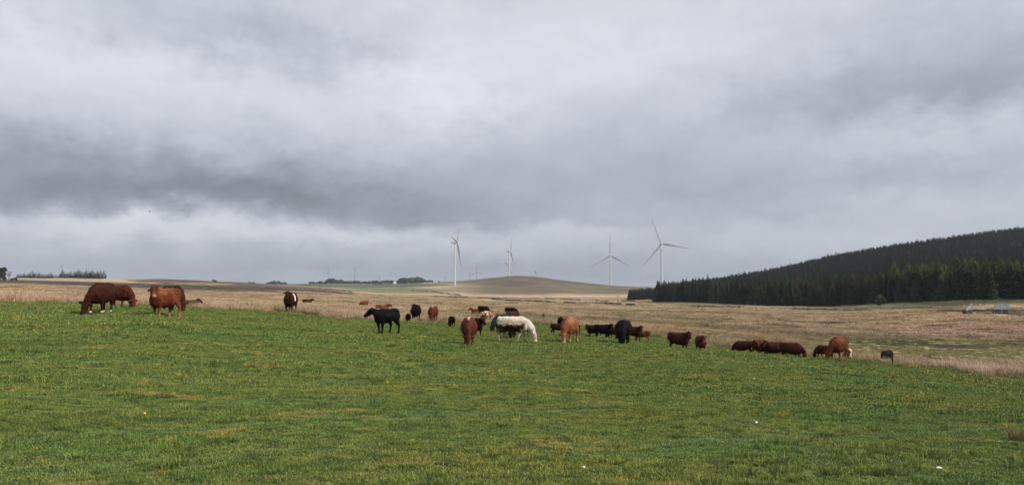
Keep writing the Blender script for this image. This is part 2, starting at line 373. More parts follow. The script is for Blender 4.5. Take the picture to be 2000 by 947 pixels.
# ------------------------------------------------------------------ ground materials
def new_mat(name):
    m = bpy.data.materials.new(name); m.use_nodes = True
    n = NT(m.node_tree); n.n.clear()
    out = n.add('ShaderNodeOutputMaterial'); b = n.add('ShaderNodeBsdfPrincipled')
    n.l.new(b.outputs[0], out.inputs[0])
    b.inputs['Roughness'].default_value = 0.8
    try: b.inputs['Specular IOR Level'].default_value = 0.25
    except Exception: pass
    return m, n, b
def field_colour(n, pos):
    """mottled colour of the grazed pasture from the world position"""
    st = n.scl(pos, 0.85, 1.6, 0.0)
    big = n.noise(n.scl(pos, 0.35, 0.8, 0), 0.35, 3, 0.55)
    mid = n.noise(st, 0.62, 5, 0.66, 0.5)
    sm = n.noise(st, 3.2, 5, 0.70)
    cc = n.mix(n.ramp(big, 0.38, 0.62), (0.122, 0.196, 0.040), (0.168, 0.212, 0.042))
    cc = n.mix(n.m('MULTIPLY', n.ramp(n.noise(n.vm('ADD', st, (31, 7, 0)), 0.30, 5, 0.65), 0.45, 0.68), 0.60), cc, (0.225, 0.225, 0.045))
    cc = n.mix(n.m('MULTIPLY', n.ramp(mid, 0.535, 0.64), 0.85), cc, (0.33, 0.275, 0.070))
    cc = n.mix(n.m('MULTIPLY', n.ramp(n.noise(n.vm('ADD', st, (11, 5, 0)), 0.9, 5, 0.65), 0.58, 0.76), 0.35), cc, (0.120, 0.200, 0.070))
    rt = n.add('ShaderNodeVectorRotate'); n.put(rt.inputs['Vector'], pos); rt.inputs['Axis'].default_value = (0, 0, 1); rt.inputs['Angle'].default_value = -0.42
    stk = n.noise(n.scl(rt.outputs[0], 0.10, 0.75, 0), 1.1, 3, 0.55)
    cc = n.mix(n.ramp(stk, 0.52, 0.68, 0, 0.6), cc, (0.170, 0.245, 0.085))
    cc = n.mix(n.ramp(stk, 0.46, 0.34, 0, 0.5), cc, (0.080, 0.130, 0.028))
    cc = n.mix(n.ramp(sm, 0.36, 0.58, 0.90, 0.0), cc, (0.050, 0.088, 0.022))
    return cc
m, n, b = new_mat('ground_turf'); MG = m
pos = n.add('ShaderNodeNewGeometry').outputs['Position']
att = n.add('ShaderNodeAttribute', attribute_name='cover')
fc = field_colour(n, pos)
gr_ = n.ramp(n.noise(pos, 45.0, 3, 0.7), 0.3, 0.7, 0.35, 1.0); gc_ = n.add('ShaderNodeCombineColor')
for i in range(3): n.l.new(gr_, gc_.inputs[i])
fcd = n.mix(1.0, n.mix(1.0, fc, (0.85, 0.85, 0.80), 'MULTIPLY'), gc_.outputs[0], 'MULTIPLY')
d_att = n.add('ShaderNodeVectorMath', operation='LENGTH'); n.l.new(pos, d_att.inputs[0]); dist = d_att.outputs['Value']
s1 = n.noise(n.scl(pos, 0.55, 0.95, 0.0), 0.7, 6, 0.70)
s2 = n.noise(n.scl(pos, 0.35, 0.9, 0.0), 0.07, 6, 0.72)
s3 = n.noise(n.scl(pos, 0.35, 1.0, 0.0), 0.016, 7, 0.70)
k = n.m('MULTIPLY', n.ramp(s1, 0.34, 0.66, 0.42, 1.35), n.ramp(s2, 0.30, 0.70, 0.70, 1.25))
k = n.m('MULTIPLY', k, n.ramp(s3, 0.30, 0.70, 0.72, 1.22))
kc = n.add('ShaderNodeCombineColor')
for i in range(3): n.l.new(k, kc.inputs[i])
mc = n.mix(1.0, att.outputs['Color'], kc.outputs[0], 'MULTIPLY')
mc = n.mix(n.m('MULTIPLY', n.ramp(s2, 0.55, 0.72), 0.35), mc, (0.16, 0.15, 0.055))
colr = n.mix(att.outputs['Alpha'], fcd, mc)
n.l.new(colr, b.inputs['Base Color'])
b.inputs['Roughness'].default_value = 0.95
bp = n.add('ShaderNodeBump'); bp.inputs['Strength'].default_value = 0.6; bp.inputs['Distance'].default_value = 0.35
n.l.new(n.m('ADD', s1, n.m('MULTIPLY', s2, 3.0)), bp.inputs['Height']); n.l.new(bp.outputs[0], b.inputs['Normal'])
gm.materials.append(m)
ground = bpy.data.objects.new('ground', gm); COL.objects.link(ground)
tag(ground, kind='structure')

# ------------------------------------------------------------------ scatter by geometry nodes
def scatter(name, pts, rz, sc, meshes, vi, mat, label, cat='grass', tilt=None, icol=None):
    me = bpy.data.meshes.new(name)
    me.vertices.add(len(pts)); me.vertices.foreach_set('co', np.asarray(pts, np.float32).ravel())
    rot = np.zeros((len(pts), 3), np.float32); rot[:, 2] = rz
    if tilt is not None:      # stand square on the slope: columns of the rotation matrix, then its Euler angles
        nx, ny = -tilt[:, 0], -tilt[:, 1]; ln_ = np.sqrt(nx ** 2 + ny ** 2 + 1); N_ = np.stack([nx, ny, np.ones(len(nx))], -1) / ln_[:, None]
        X0 = np.stack([np.cos(rz), np.sin(rz), 0 * rz], -1); X0 = X0 - N_ * (X0 * N_).sum(1)[:, None]; X0 /= np.linalg.norm(X0, axis=1)[:, None]
        Y0 = np.cross(N_, X0)
        rot[:, 1] = np.arcsin(np.clip(-X0[:, 2], -1, 1)); rot[:, 0] = np.arctan2(Y0[:, 2], N_[:, 2]); rot[:, 2] = np.arctan2(X0[:, 1], X0[:, 0])
    a = me.attributes.new('rot', 'FLOAT_VECTOR', 'POINT'); a.data.foreach_set('vector', rot.ravel())
    s = np.asarray(sc, np.float32); s = np.repeat(s[:, None], 3, 1) if s.ndim == 1 else s
    a = me.attributes.new('scl', 'FLOAT_VECTOR', 'POINT'); a.data.foreach_set('vector', s.ravel())
    a = me.attributes.new('pick', 'INT', 'POINT'); a.data.foreach_set('value', np.asarray(vi, np.int32))
    if icol is not None:
        a = me.attributes.new('icol', 'FLOAT_COLOR', 'POINT'); a.data.foreach_set('color', np.hstack([icol, np.ones((len(icol), 1))]).astype(np.float32).ravel())
    me.materials.append(mat)
    ob = bpy.data.objects.new(name, me); COL.objects.link(ob)
    vcol = bpy.data.collections.new(name + '_kinds')
    for i, q in enumerate(meshes):
        so = bpy.data.objects.new('%s_%c' % (name, 97 + i), q); vcol.objects.link(so)
    g = bpy.data.node_groups.new(name, 'GeometryNodeTree')
    g.interface.new_socket('Geometry', in_out='INPUT', socket_type='NodeSocketGeometry')
    g.interface.new_socket('Geometry', in_out='OUTPUT', socket_type='NodeSocketGeometry')
    N = g.nodes; L = g.links
    gi = N.new('NodeGroupInput'); go = N.new('NodeGroupOutput')
    iop = N.new('GeometryNodeInstanceOnPoints'); ci = N.new('GeometryNodeCollectionInfo')
    ci.inputs['Collection'].default_value = vcol; ci.inputs['Separate Children'].default_value = True; ci.inputs['Reset Children'].default_value = True
    def na(nm, t):
        x = N.new('GeometryNodeInputNamedAttribute'); x.data_type = t; x.inputs['Name'].default_value = nm; return x.outputs['Attribute']
    L.new(gi.outputs[0], iop.inputs['Points']); L.new(ci.outputs[0], iop.inputs['Instance'])
    iop.inputs['Pick Instance'].default_value = True
    L.new(na('pick', 'INT'), iop.inputs['Instance Index'])
    L.new(na('rot', 'FLOAT_VECTOR'), iop.inputs['Rotation']); L.new(na('scl', 'FLOAT_VECTOR'), iop.inputs['Scale'])
    L.new(iop.outputs[0], go.inputs[0])
    md = ob.modifiers.new('scatter', 'NODES'); md.node_group = g
    tag(ob, label, cat, None, 'stuff')
    return ob

def blade_mesh(name, n, rad, h0, h1, w0, w1, lean, mat, seg=2, clump=0.0, square=True, tcurve=1.0):
    """n bent blades, each two segments and a tip; attribute tint = own shade of the blade"""
    x = rng.uniform(-rad, rad, n); y = rng.uniform(-rad, rad, n)
    if not square:
        rr = rad * np.sqrt(rng.uniform(0, 1, n)); th = rng.uniform(0, 2 * np.pi, n); x = rr * np.cos(th); y = rr * np.sin(th)
    h = rng.uniform(h0, h1, n) * (1 + clump * (vnoise(x / rad * 4, y / rad * 4, 77) - 0.5))
    wd = rng.uniform(w0, w1, n) * 0.5
    fa = rng.uniform(0, 2 * np.pi, n); la = rng.uniform(0, 2 * np.pi, n)
    ln = rng.uniform(0.1, 1.0, n) * lean * h
    if not square:   # tufts lean outwards
        la = np.arctan2(y, x) + rng.normal(0, 0.5, n)
    cx, sx = np.cos(fa) * wd, np.sin(fa) * wd
    lx, ly = np.cos(la) * ln, np.sin(la) * ln
    z0 = -0.02
    V = np.zeros((n, 5, 3))
    V[:, 0] = np.stack([x - cx, y - sx, np.full(n, z0)], -1); V[:, 1] = np.stack([x + cx, y + sx, np.full(n, z0)], -1)
    V[:, 2] = np.stack([x + lx * .35 + cx * .8, y + ly * .35 + sx * .8, h * .6], -1); V[:, 3] = np.stack([x + lx * .35 - cx * .8, y + ly * .35 - sx * .8, h * .6], -1)
    V[:, 4] = np.stack([x + lx, y + ly, h * np.maximum(0.35, 1 - 0.25 * (ln / np.maximum(h, 1e-4)) ** 2)], -1)
    k = np.arange(n)[:, None] * 5
    me = np_mesh(name, V.reshape(-1, 3), np.array([[0, 1, 2, 3]]) + k, np.array([[3, 2, 4]]) + k)
    t = np.repeat(rng.uniform(0, 1, n) ** tcurve, 5); hh = np.tile([0, 0, .6, .6, 1], n)
    a = me.attributes.new('tint', 'FLOAT_COLOR', 'POINT')
    a.data.foreach_set('color', np.stack([t, hh, t * 0, t * 0 + 1], -1).astype(np.float32).ravel())
    me.materials.append(mat)
    return me
def blade_mat(name, kind, base=None):
    m, n, b = new_mat(name)
    pos = n.add('ShaderNodeNewGeometry').outputs['Position']
    ta = n.add('ShaderNodeAttribute', attribute_name='tint'); sp = n.add('ShaderNodeSeparateColor'); n.l.new(ta.outputs['Color'], sp.inputs[0])
    tint, hh = sp.outputs[0], sp.outputs[1]
    rn = n.add('ShaderNodeObjectInfo').outputs['Random']
    if kind == 'field':
        c = field_colour(n, pos)
        c = n.mix(n.ramp(tint, 0.0, 1.0, 0.0, 1.0), n.mix(1.0, c, (0.56, 0.62, 0.50), 'MULTIPLY'), n.mix(1.0, c, (1.78, 1.62, 1.66), 'MULTIPLY'))
        c = n.mix(n.ramp(tint, 0.965, 0.975), c, (0.34, 0.30, 0.14))
    else:
        if base == 'cover':
            ia = n.add('ShaderNodeAttribute', attribute_name='icol', attribute_type='INSTANCER').outputs['Color']
        elif base == 'pale': ia = n.mix(rn, (0.48, 0.345, 0.25), (0.60, 0.46, 0.34))
        else: ia = n.mix(rn, (0.22, 0.165, 0.085), (0.34, 0.26, 0.15))
        c = n.mix(tint, n.mix(1.0, ia, (0.68, 0.66, 0.60), 'MULTIPLY'), n.mix(1.0, ia, (1.30, 1.30, 1.35), 'MULTIPLY'))
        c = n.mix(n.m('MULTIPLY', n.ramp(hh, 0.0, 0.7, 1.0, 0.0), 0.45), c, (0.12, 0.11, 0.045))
        c = n.mix(n.ramp(rn, 0.80, 1.0, 0.0, 0.35), c, (0.50, 0.42, 0.26))
    n.l.new(c, b.inputs['Base Color'])
    b.inputs['Roughness'].default_value = 0.75
    return m
def jgrid(step, d0, d1, amax=41.0, dmax_cut=None):
    n = int(d1 * 2 / step) + 2
    gx, gy = np.meshgrid(np.arange(-d1, d1, step), np.arange(-d1 * 0.12 if d0 < 4 else d0 * .5, d1, step))
    x = gx.ravel() + rng.uniform(-.5, .5, gx.size) * step; y = gy.ravel() + rng.uniform(-.5, .5, gx.size) * step
    r = np.hypot(x, y); a = np.degrees(np.abs(np.arctan2(x, y)))
    k = (r >= d0) & (r < d1) & (a < amax)
    return x[k], y[k]
MF = blade_mat('grass_blades', 'field')
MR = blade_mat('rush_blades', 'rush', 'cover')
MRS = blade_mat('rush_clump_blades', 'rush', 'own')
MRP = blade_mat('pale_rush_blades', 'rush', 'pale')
near_m = [blade_mesh('grass_near', 1900, 0.26, 0.011, 0.027, 0.0028, 0.0058, 2.6, MF, clump=1.3) for _ in range(3)]
mid_m = [blade_mesh('grass_mid', 1700, 0.50, 0.012, 0.032, 0.006, 0.011, 2.4, MF, clump=1.3) for _ in range(3)]
far_m = [blade_mesh('grass_far', 1600, 1.05, 0.014, 0.040, 0.012, 0.022, 2.4, MF, clump=1.4) for _ in range(3)]
def field_scatter(name, ms, step, d0, d1, label, sc=(0.85, 1.25)):
    x, y = jgrid(step, d0, d1, 45)
    u, dep, r, a = ud(x, y)
    k = dep < edge_d(u) + (fbm(x * 0.25, y * 0.25, 21, 3) - 0.5) * 4 + 2.0
    x, y = x[k], y[k]
    z = hgt(x, y)
    hs = 0.70 + 0.9 * fbm(x * 0.8, y * 1.8, 55, 3) ** 1.0
    s = rng.uniform(*sc, len(x))
    S = np.stack([s, s, s * hs], -1)
    e = 0.15
    gx_ = (hgt(x + e, y) - hgt(x - e, y)) / (2 * e); gy_ = (hgt(x, y + e) - hgt(x, y - e)) / (2 * e)
    scatter(name, np.stack([x, y, z], -1), rng.uniform(0, 6.28, len(x)), S, ms, rng.integers(0, len(ms), len(x)), MF, label, tilt=np.stack([gx_, gy_], -1))
field_scatter('short_grass', near_m, 0.36, 2.0, 14, 'short grazed green grass in the foreground of the pasture')
field_scatter('pasture_grass', mid_m, 0.64, 14, 28, 'short green grass across the middle of the pasture')
field_scatter('distant_pasture_grass', far_m, 1.2, 28, 78, 'green grass around the cattle at the far side of the pasture')

# tussocks standing a little higher than the rest
tus_m = [blade_mesh('grass_tussock', 130, 0.085, 0.030, 0.080, 0.003, 0.006, 1.1, MF, square=False, clump=.6) for _ in range(3)]
tus_f = [blade_mesh('grass_hummock', 150, 0.22, 0.035, 0.095, 0.008, 0.016, 1.1, MF, square=False, clump=.6) for _ in range(3)]
def tussocks(name, ms, step, d0, d1, thr, label):
    x, y = jgrid(step, d0, d1, 43); u, dep, r, a = ud(x, y)
    nz = fbm(x * .9, y * 1.5, 101, 3)
    k = (dep < edge_d(u) - 1) & (rng.uniform(0, 1, len(x)) < np.clip((nz - thr) * 6, 0.03, .9)); x, y = x[k], y[k]
    s_ = rng.uniform(.6, 1.3, len(x))
    scatter(name, np.stack([x, y, hgt(x, y)], -1), rng.uniform(0, 6.28, len(x)), s_, ms, rng.integers(0, 3, len(x)), MF, label)
tussocks('grass_tussocks', tus_m, 0.22, 3, 17, .50, 'scattered darker grass tussocks in the foreground turf')
tussocks('grass_hummocks', tus_f, 0.50, 17, 55, .50, 'low grass hummocks further out in the pasture')

# rushes and moor grass
tuft = [blade_mesh('rush_tuft', 170, 0.32, 0.22, 0.56, 0.008, 0.018, 0.85, MR, square=False, clump=.8, tcurve=0.7) for _ in range(4)]
tuft_far = [blade_mesh('rush_mat', 420, 1.8, 0.10, 0.36, 0.022, 0.055, 1.3, MR, square=False, clump=1.5, tcurve=0.7) for _ in range(4)]
tuft_vfar = [blade_mesh('rush_spread', 420, 5.5, 0.10, 0.40, 0.07, 0.16, 1.4, MR, square=False, clump=1.6, tcurve=0.7) for _ in range(3)]
def moor_scatter(name, ms, step, d0, d1, smin, smax, label, keep=1.0, hmul=1.0):
    x, y = jgrid(step, d0, d1, 39)
    z = hgt(x, y)
    c, rush, moor, E = cover(x, y, z)
    u, dep, r, a = ud(x, y)
    b_ = np.exp(-((dep - E - 1.2) / 1.6) ** 2) * np.interp(u, [0, 700, 760, 1250, 1500, 1800, 1860, 2000], [1, 1, .25, .3, .45, .45, 1, 1])
    if d0 > 100: rush = np.where(u < 1290, np.maximum(rush, .45), np.where(dep < np.interp(u, FU, FD) - 2, np.maximum(rush, .5), 0))
    p = np.clip(rush * keep + b_, 0, 1) * (moor > 0.5)
    k = rng.uniform(0, 1, len(x)) < p
    x, y, z, rush, b_, c = x[k], y[k], z[k], rush[k], b_[k], c[k]
    s = rng.uniform(smin, smax, len(x)) * (0.65 + 0.5 * rush)
    S = np.stack([s, s, s * hmul * (0.8 + 0.35 * b_)], -1)
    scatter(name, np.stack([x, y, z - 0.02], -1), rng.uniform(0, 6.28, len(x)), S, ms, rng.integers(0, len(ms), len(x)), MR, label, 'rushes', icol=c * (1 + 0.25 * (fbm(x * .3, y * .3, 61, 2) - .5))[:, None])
turf_m = [blade_mesh('moor_turf', 1300, 1.05, 0.04, 0.14, 0.014, 0.028, 1.2, MR, clump=1.6) for _ in range(3)]
moor_scatter('moor_turf', turf_m, 1.5, 34, 135, 0.9, 1.2, 'low yellow-green turf between the rushes of the near moor', keep=30)
moor_scatter('rushes', tuft, 0.62, 34, 115, 0.65, 1.25, 'pale tan rushes and moor grass just beyond the pasture')
moor_scatter('moor_grass', tuft_far, 2.0, 115, 260, 0.7, 1.3, 'tan tussocky moor grass in the middle distance')
moor_scatter('distant_moor_grass', tuft_vfar, 6.0, 260, 700, 0.7, 1.2, 'pale tan moor grass stretching to the foot of the hills', keep=.8)
print('INST ok')

# ------------------------------------------------------------------ cattle
def ring_tube(bm, pts, n=12, cap=True, side=Vector((0, 1, 0))):
    """pts: (position, half width sideways, half depth) ; closed ends"""
    rings = []
    P = [Vector(p[0]) for p in pts]
    for i, p in enumerate(pts):
        t = (P[min(i + 1, len(P) - 1)] - P[max(i - 1, 0)]).normalized()
        s = (side - t * side.dot(t)).normalized()
        q = t.cross(s)
        rings.append([bm.verts.new(P[i] + s * (math.cos(a) * p[1]) + q * (math.sin(a) * p[2])) for a in [2 * math.pi * k / n for k in range(n)]])
    for a, b in zip(rings, rings[1:]):
        for k in range(n):
            bm.faces.new((a[k], a[(k + 1) % n], b[(k + 1) % n], b[k]))
    bm.faces.new(rings[0][::-1]); bm.faces.new(rings[-1])
def bez(a, b, c, t): return a * (1 - t) ** 2 + b * 2 * t * (1 - t) + c * t * t

def cow_mesh(name, poll, hdir, neck_mid, legs=(0, 0, 0, 0), calf=False, lie=False, ears=1.0, vox=0.021, fat=1.0, deep=1.0):
    bm = bmesh.new()
    f = fat * (0.84 if calf else 1.0)
    dz = 0.0
    if lie: dz = -0.56
    T = [(-0.81, 1.14, .10, .12), (-0.76, 1.10, .22, .235), (-0.61, 1.035, .295, .33), (-0.42, .985, .335, .385), (-0.12, .905, .395, .455),
         (0.16, .890, .395, .460), (0.40, .895, .355, .455), (0.57, .865, .305, .430), (0.71, .845, .235, .34), (0.79, .86, .13, .20)]
    rings = []
    n = 18
    for (x, z, hw, hh) in T:
        if calf: z += 0.05; hh *= 0.84
        z += hh * (1 - deep); hh *= deep
        r = []
        for k in range(n):
            a = 2 * math.pi * k / n
            ca, sa = math.cos(a), math.sin(a)
            yy = math.copysign(abs(ca) ** 0.82, ca) * hw * f * 1.10; zz = math.copysign(abs(sa) ** 0.86, sa) * hh
            if sa > 0: yy *= (1 - 0.20 * sa)      # narrower back line
            if lie and sa < 0: yy *= 1.12
            r.append(bm.verts.new((x, yy, z + zz + dz)))
        rings.append(r)
    for a, b in zip(rings, rings[1:]):
        for k in range(n): bm.faces.new((a[k], a[(k + 1) % n], b[(k + 1) % n], b[k]))
    bm.faces.new(rings[0][::-1]); bm.faces.new(rings[-1])
    for (bx0, by0, bz0, br0, ex) in ((-.42, .23, 1.245, .105, 1), (-.74, .12, 1.20, .085, 1), (.42, .245, 1.06, .15, 1.0), (-.72, 0, 1.315, .075, 0), (.36, 0, 1.275, .12, 0), (-.58, .235, .98, .16, 1), (-.05, 0, 1.29, .10, 0)):
        for sg in ((-1, 1) if ex else (1,)):
            bmesh.ops.create_icosphere(bm, subdivisions=2, radius=1, matrix=Matrix.Translation((bx0, sg * by0 * f, bz0 + dz - (.02 if calf else 0))) @ Matrix.Diagonal((br0 * 1.5, br0 * .62, br0 * .86, 1)))
    poll = Vector(poll); hdir = Vector(hdir).normalized(); nm = Vector(neck_mid)
    if lie: poll.z += dz + .05; nm.z += dz
    base = Vector((0.34, 0, 1.03 + dz))
    pts = []
    for i in range(8):
        t = i / 7
        p = bez(base, nm, poll, t)
        pts.append((p - Vector((0, 0, .05 * math.sin(math.pi * t))), (0.27 * (1 - t) + 0.13 * t) * f, 0.38 * (1 - t) ** 1.0 + 0.15 * t))
    ring_tube(bm, pts, 14)
    # head
    hs = Vector((0, 1, 0)) if abs(hdir.y) < 0.5 else hdir.cross(Vector((0, 0, 1))).normalized()
    if hs.dot(Vector((0, 1, 0))) < 0 and abs(hdir.y) < .5: hs = -hs
    hs = (hs - hdir * hs.dot(hdir)).normalized()
    up = hs.cross(hdir)
    if up.z < 0 and abs(up.z) > .2: up = -up
    if up.z < 0 and hdir.z < -0.8: up = -up
    H = [(-.09, .07, .09, 0), (-.03, .12, .135, 0), (.08, .135, .155, -.012), (.17, .125, .148, -.02), (.28, .100, .122, -.025), (.37, .092, .098, -.03), (.44, .100, .09, -.03), (.485, .088, .072, -.03), (.50, .05, .04, -.03)]
    k_ = 0.98 if calf else 1.12
    ring_tube(bm, [(poll + hdir * (t * k_) + up * o, a * k_, b * k_) for (t, a, b, o) in H], 14, side=hs)
    # poll tuft
    bmesh.ops.create_icosphere(bm, subdivisions=2, radius=0.075, matrix=Matrix.Translation(poll + hdir * 0.0 + up * .085))
    for sgn in (-1, 1):
        e0 = poll + hdir * .05 + hs * (sgn * .09) + up * .035
        e2 = e0 + hs * (sgn * .225 * ears) + Vector((0, 0, -.035)) - hdir * .03
        e1 = (e0 + e2) / 2 + Vector((0, 0, .012))
        eside = hdir.cross(hs).normalized()
        ring_tube(bm, [(e0, .034, .030), (e0.lerp(e1, .6), .062, .026), (e1.lerp(e2, .3), .080, .025), (e1.lerp(e2, .8), .052, .022), (e2, .018, .014)], 8, side=hdir)
    eye = [poll + hdir * .15 + hs * (s * .112 * k_) + up * .035 for s in (-1, 1)]
    # legs
    feet = []
    lf = 1.0
    if not lie:
        for i, (sgn, front) in enumerate(((1, 1), (-1, 1), (1, 0), (-1, 0))):
            o = legs[i]
            th = 0.82 if calf else 1.0
            if front:
                p = [((.55, sgn * .16, 1.02), .095, .17), ((.54 + o * .15, sgn * .185, .78), .088, .125), ((.54 + o * .35, sgn * .18, .60), .066, .082), ((.545 + o * .6, sgn * .17, .44), .054, .060),
                     ((.54 + o * .62, sgn * .17, .38), .052, .056), ((.535 + o * .82, sgn * .17, .24), .036, .040), ((.54 + o * .95, sgn * .17, .12), .043, .046), ((.57 + o, sgn * .17, .05), .047, .055), ((.575 + o, sgn * .17, 0.0), .054, .066)]
            else:
                p = [((-.62, sgn * .15, 1.05), .12, .22), ((-.60 + o * .1, sgn * .19, .86), .115, .20), ((-.58 + o * .25, sgn * .20, .70), .090, .145), ((-.66 + o * .5, sgn * .19, .56), .062, .090),
                     ((-.735 + o * .68, sgn * .18, .46), .050, .066), ((-.725 + o * .76, sgn * .18, .38), .043, .052), ((-.70 + o * .86, sgn * .175, .24), .038, .043), ((-.685 + o * .96, sgn * .175, .12), .045, .048), ((-.65 + o, sgn * .175, .05), .048, .056), ((-.645 + o, sgn * .175, 0.0), .054, .066)]
            sh = -.07 if front else .09
            ring_tube(bm, [(Vector(a) + Vector((sh, math.copysign(.02, sgn), 0)), b * th * 1.26, c * th * 1.26) for a, b, c in p], 12)
            feet.append(Vector(p[-1][0]) + Vector((sh, math.copysign(.02, sgn), 0)))
    else:
        for sgn in (-1, 1):
            ring_tube(bm, [(Vector((.50, sgn * .22, .30)), .10, .12), (Vector((.72, sgn * .25, .14)), .07, .09), (Vector((.84, sgn * .25, .09)), .06, .07), (Vector((.66, sgn * .24, .055)), .05, .055)], 10)
            ring_tube(bm, [(Vector((-.62, sgn * .24, .38)), .14, .26), (Vector((-.42, sgn * .33, .25)), .12, .17), (Vector((-.30, sgn * .38, .14)), .09, .12), (Vector((-.60, sgn * .38, .08)), .06, .07), (Vector((-.30, sgn * .40, .055)), .045, .05)], 10)
    # tail
    tz = dz
    if lie: tp = [(-.78, 0, .66), (-.88, .04, .45), (-.86, .10, .2), (-.78, .16, .08)]
    else: tp = [(-.76, 0, 1.25), (-.86, 0, 1.14), (-.88, .01, .92), (-.86, .02, .70), (-.86, .03, .56), (-.86, .035, .40)]
    tw = [.035, .034, .024, .022, .038, .014] if not lie else [.035, .028, .022, .03]
    ring_tube(bm, [(Vector(p), w_, w_) for p, w_ in zip(tp, tw)], 8)
    bmesh.ops.recalc_face_normals(bm, faces=bm.faces)
    me = bpy.data.meshes.new(name + '_raw'); bm.to_mesh(me); bm.free()
    ob = bpy.data.objects.new('tmp', me); COL.objects.link(ob)
    rm = ob.modifiers.new('r', 'REMESH'); rm.mode = 'VOXEL'; rm.voxel_size = vox
    sm = ob.modifiers.new('s', 'SMOOTH'); sm.factor = 0.5; sm.iterations = 8
    dg = bpy.context.evaluated_depsgraph_get()
    out = bpy.data.meshes.new_from_object(ob.evaluated_get(dg))
    out.name = name
    bpy.data.objects.remove(ob); bpy.data.meshes.remove(me)
    out.polygons.foreach_set('use_smooth', np.ones(len(out.polygons), bool))
    # shallow muscle and coat relief
    co = np.zeros(len(out.vertices) * 3, np.float32); out.vertices.foreach_get('co', co); co = co.reshape(-1, 3)
    no = np.zeros(len(out.vertices) * 3, np.float32); out.vertices.foreach_get('normal', no); no = no.reshape(-1, 3)
    dsp = (fbm(co[:, 0] * 5 + co[:, 1] * 3, co[:, 2] * 4 + co[:, 1] * 5, len(name), 4) - 0.5) * 0.055 * np.clip((co[:, 2] - (0 if lie else .5)) * 4, 0, 1)
    co = co + no * dsp[:, None]
    mz = poll + hdir * (.47 * k_); md = np.linalg.norm(co - np.array(mz)[None, :], axis=1)
    fd = co - np.array(poll)[None, :]; al = fd @ np.array(hdir); pr = np.linalg.norm(fd - al[:, None] * np.array(hdir)[None, :], axis=1)
    face = np.clip((al + .02) * 8, 0, 1) * (pr < .26) * (al < .62)
    fa_ = out.attributes.new('face', 'FLOAT_COLOR', 'POINT')
    fa_.data.foreach_set('color', np.stack([np.clip((.17 - md) / .07, 0, 1), face, 0 * md, 0 * md + 1], -1).astype(np.float32).ravel())
    out.vertices.foreach_set('co', co.astype(np.float32).ravel()); out.update()
    out.materials.append(None)
    return dict(mesh=out, eyes=eye, feet=feet, calf=calf, lie=lie)

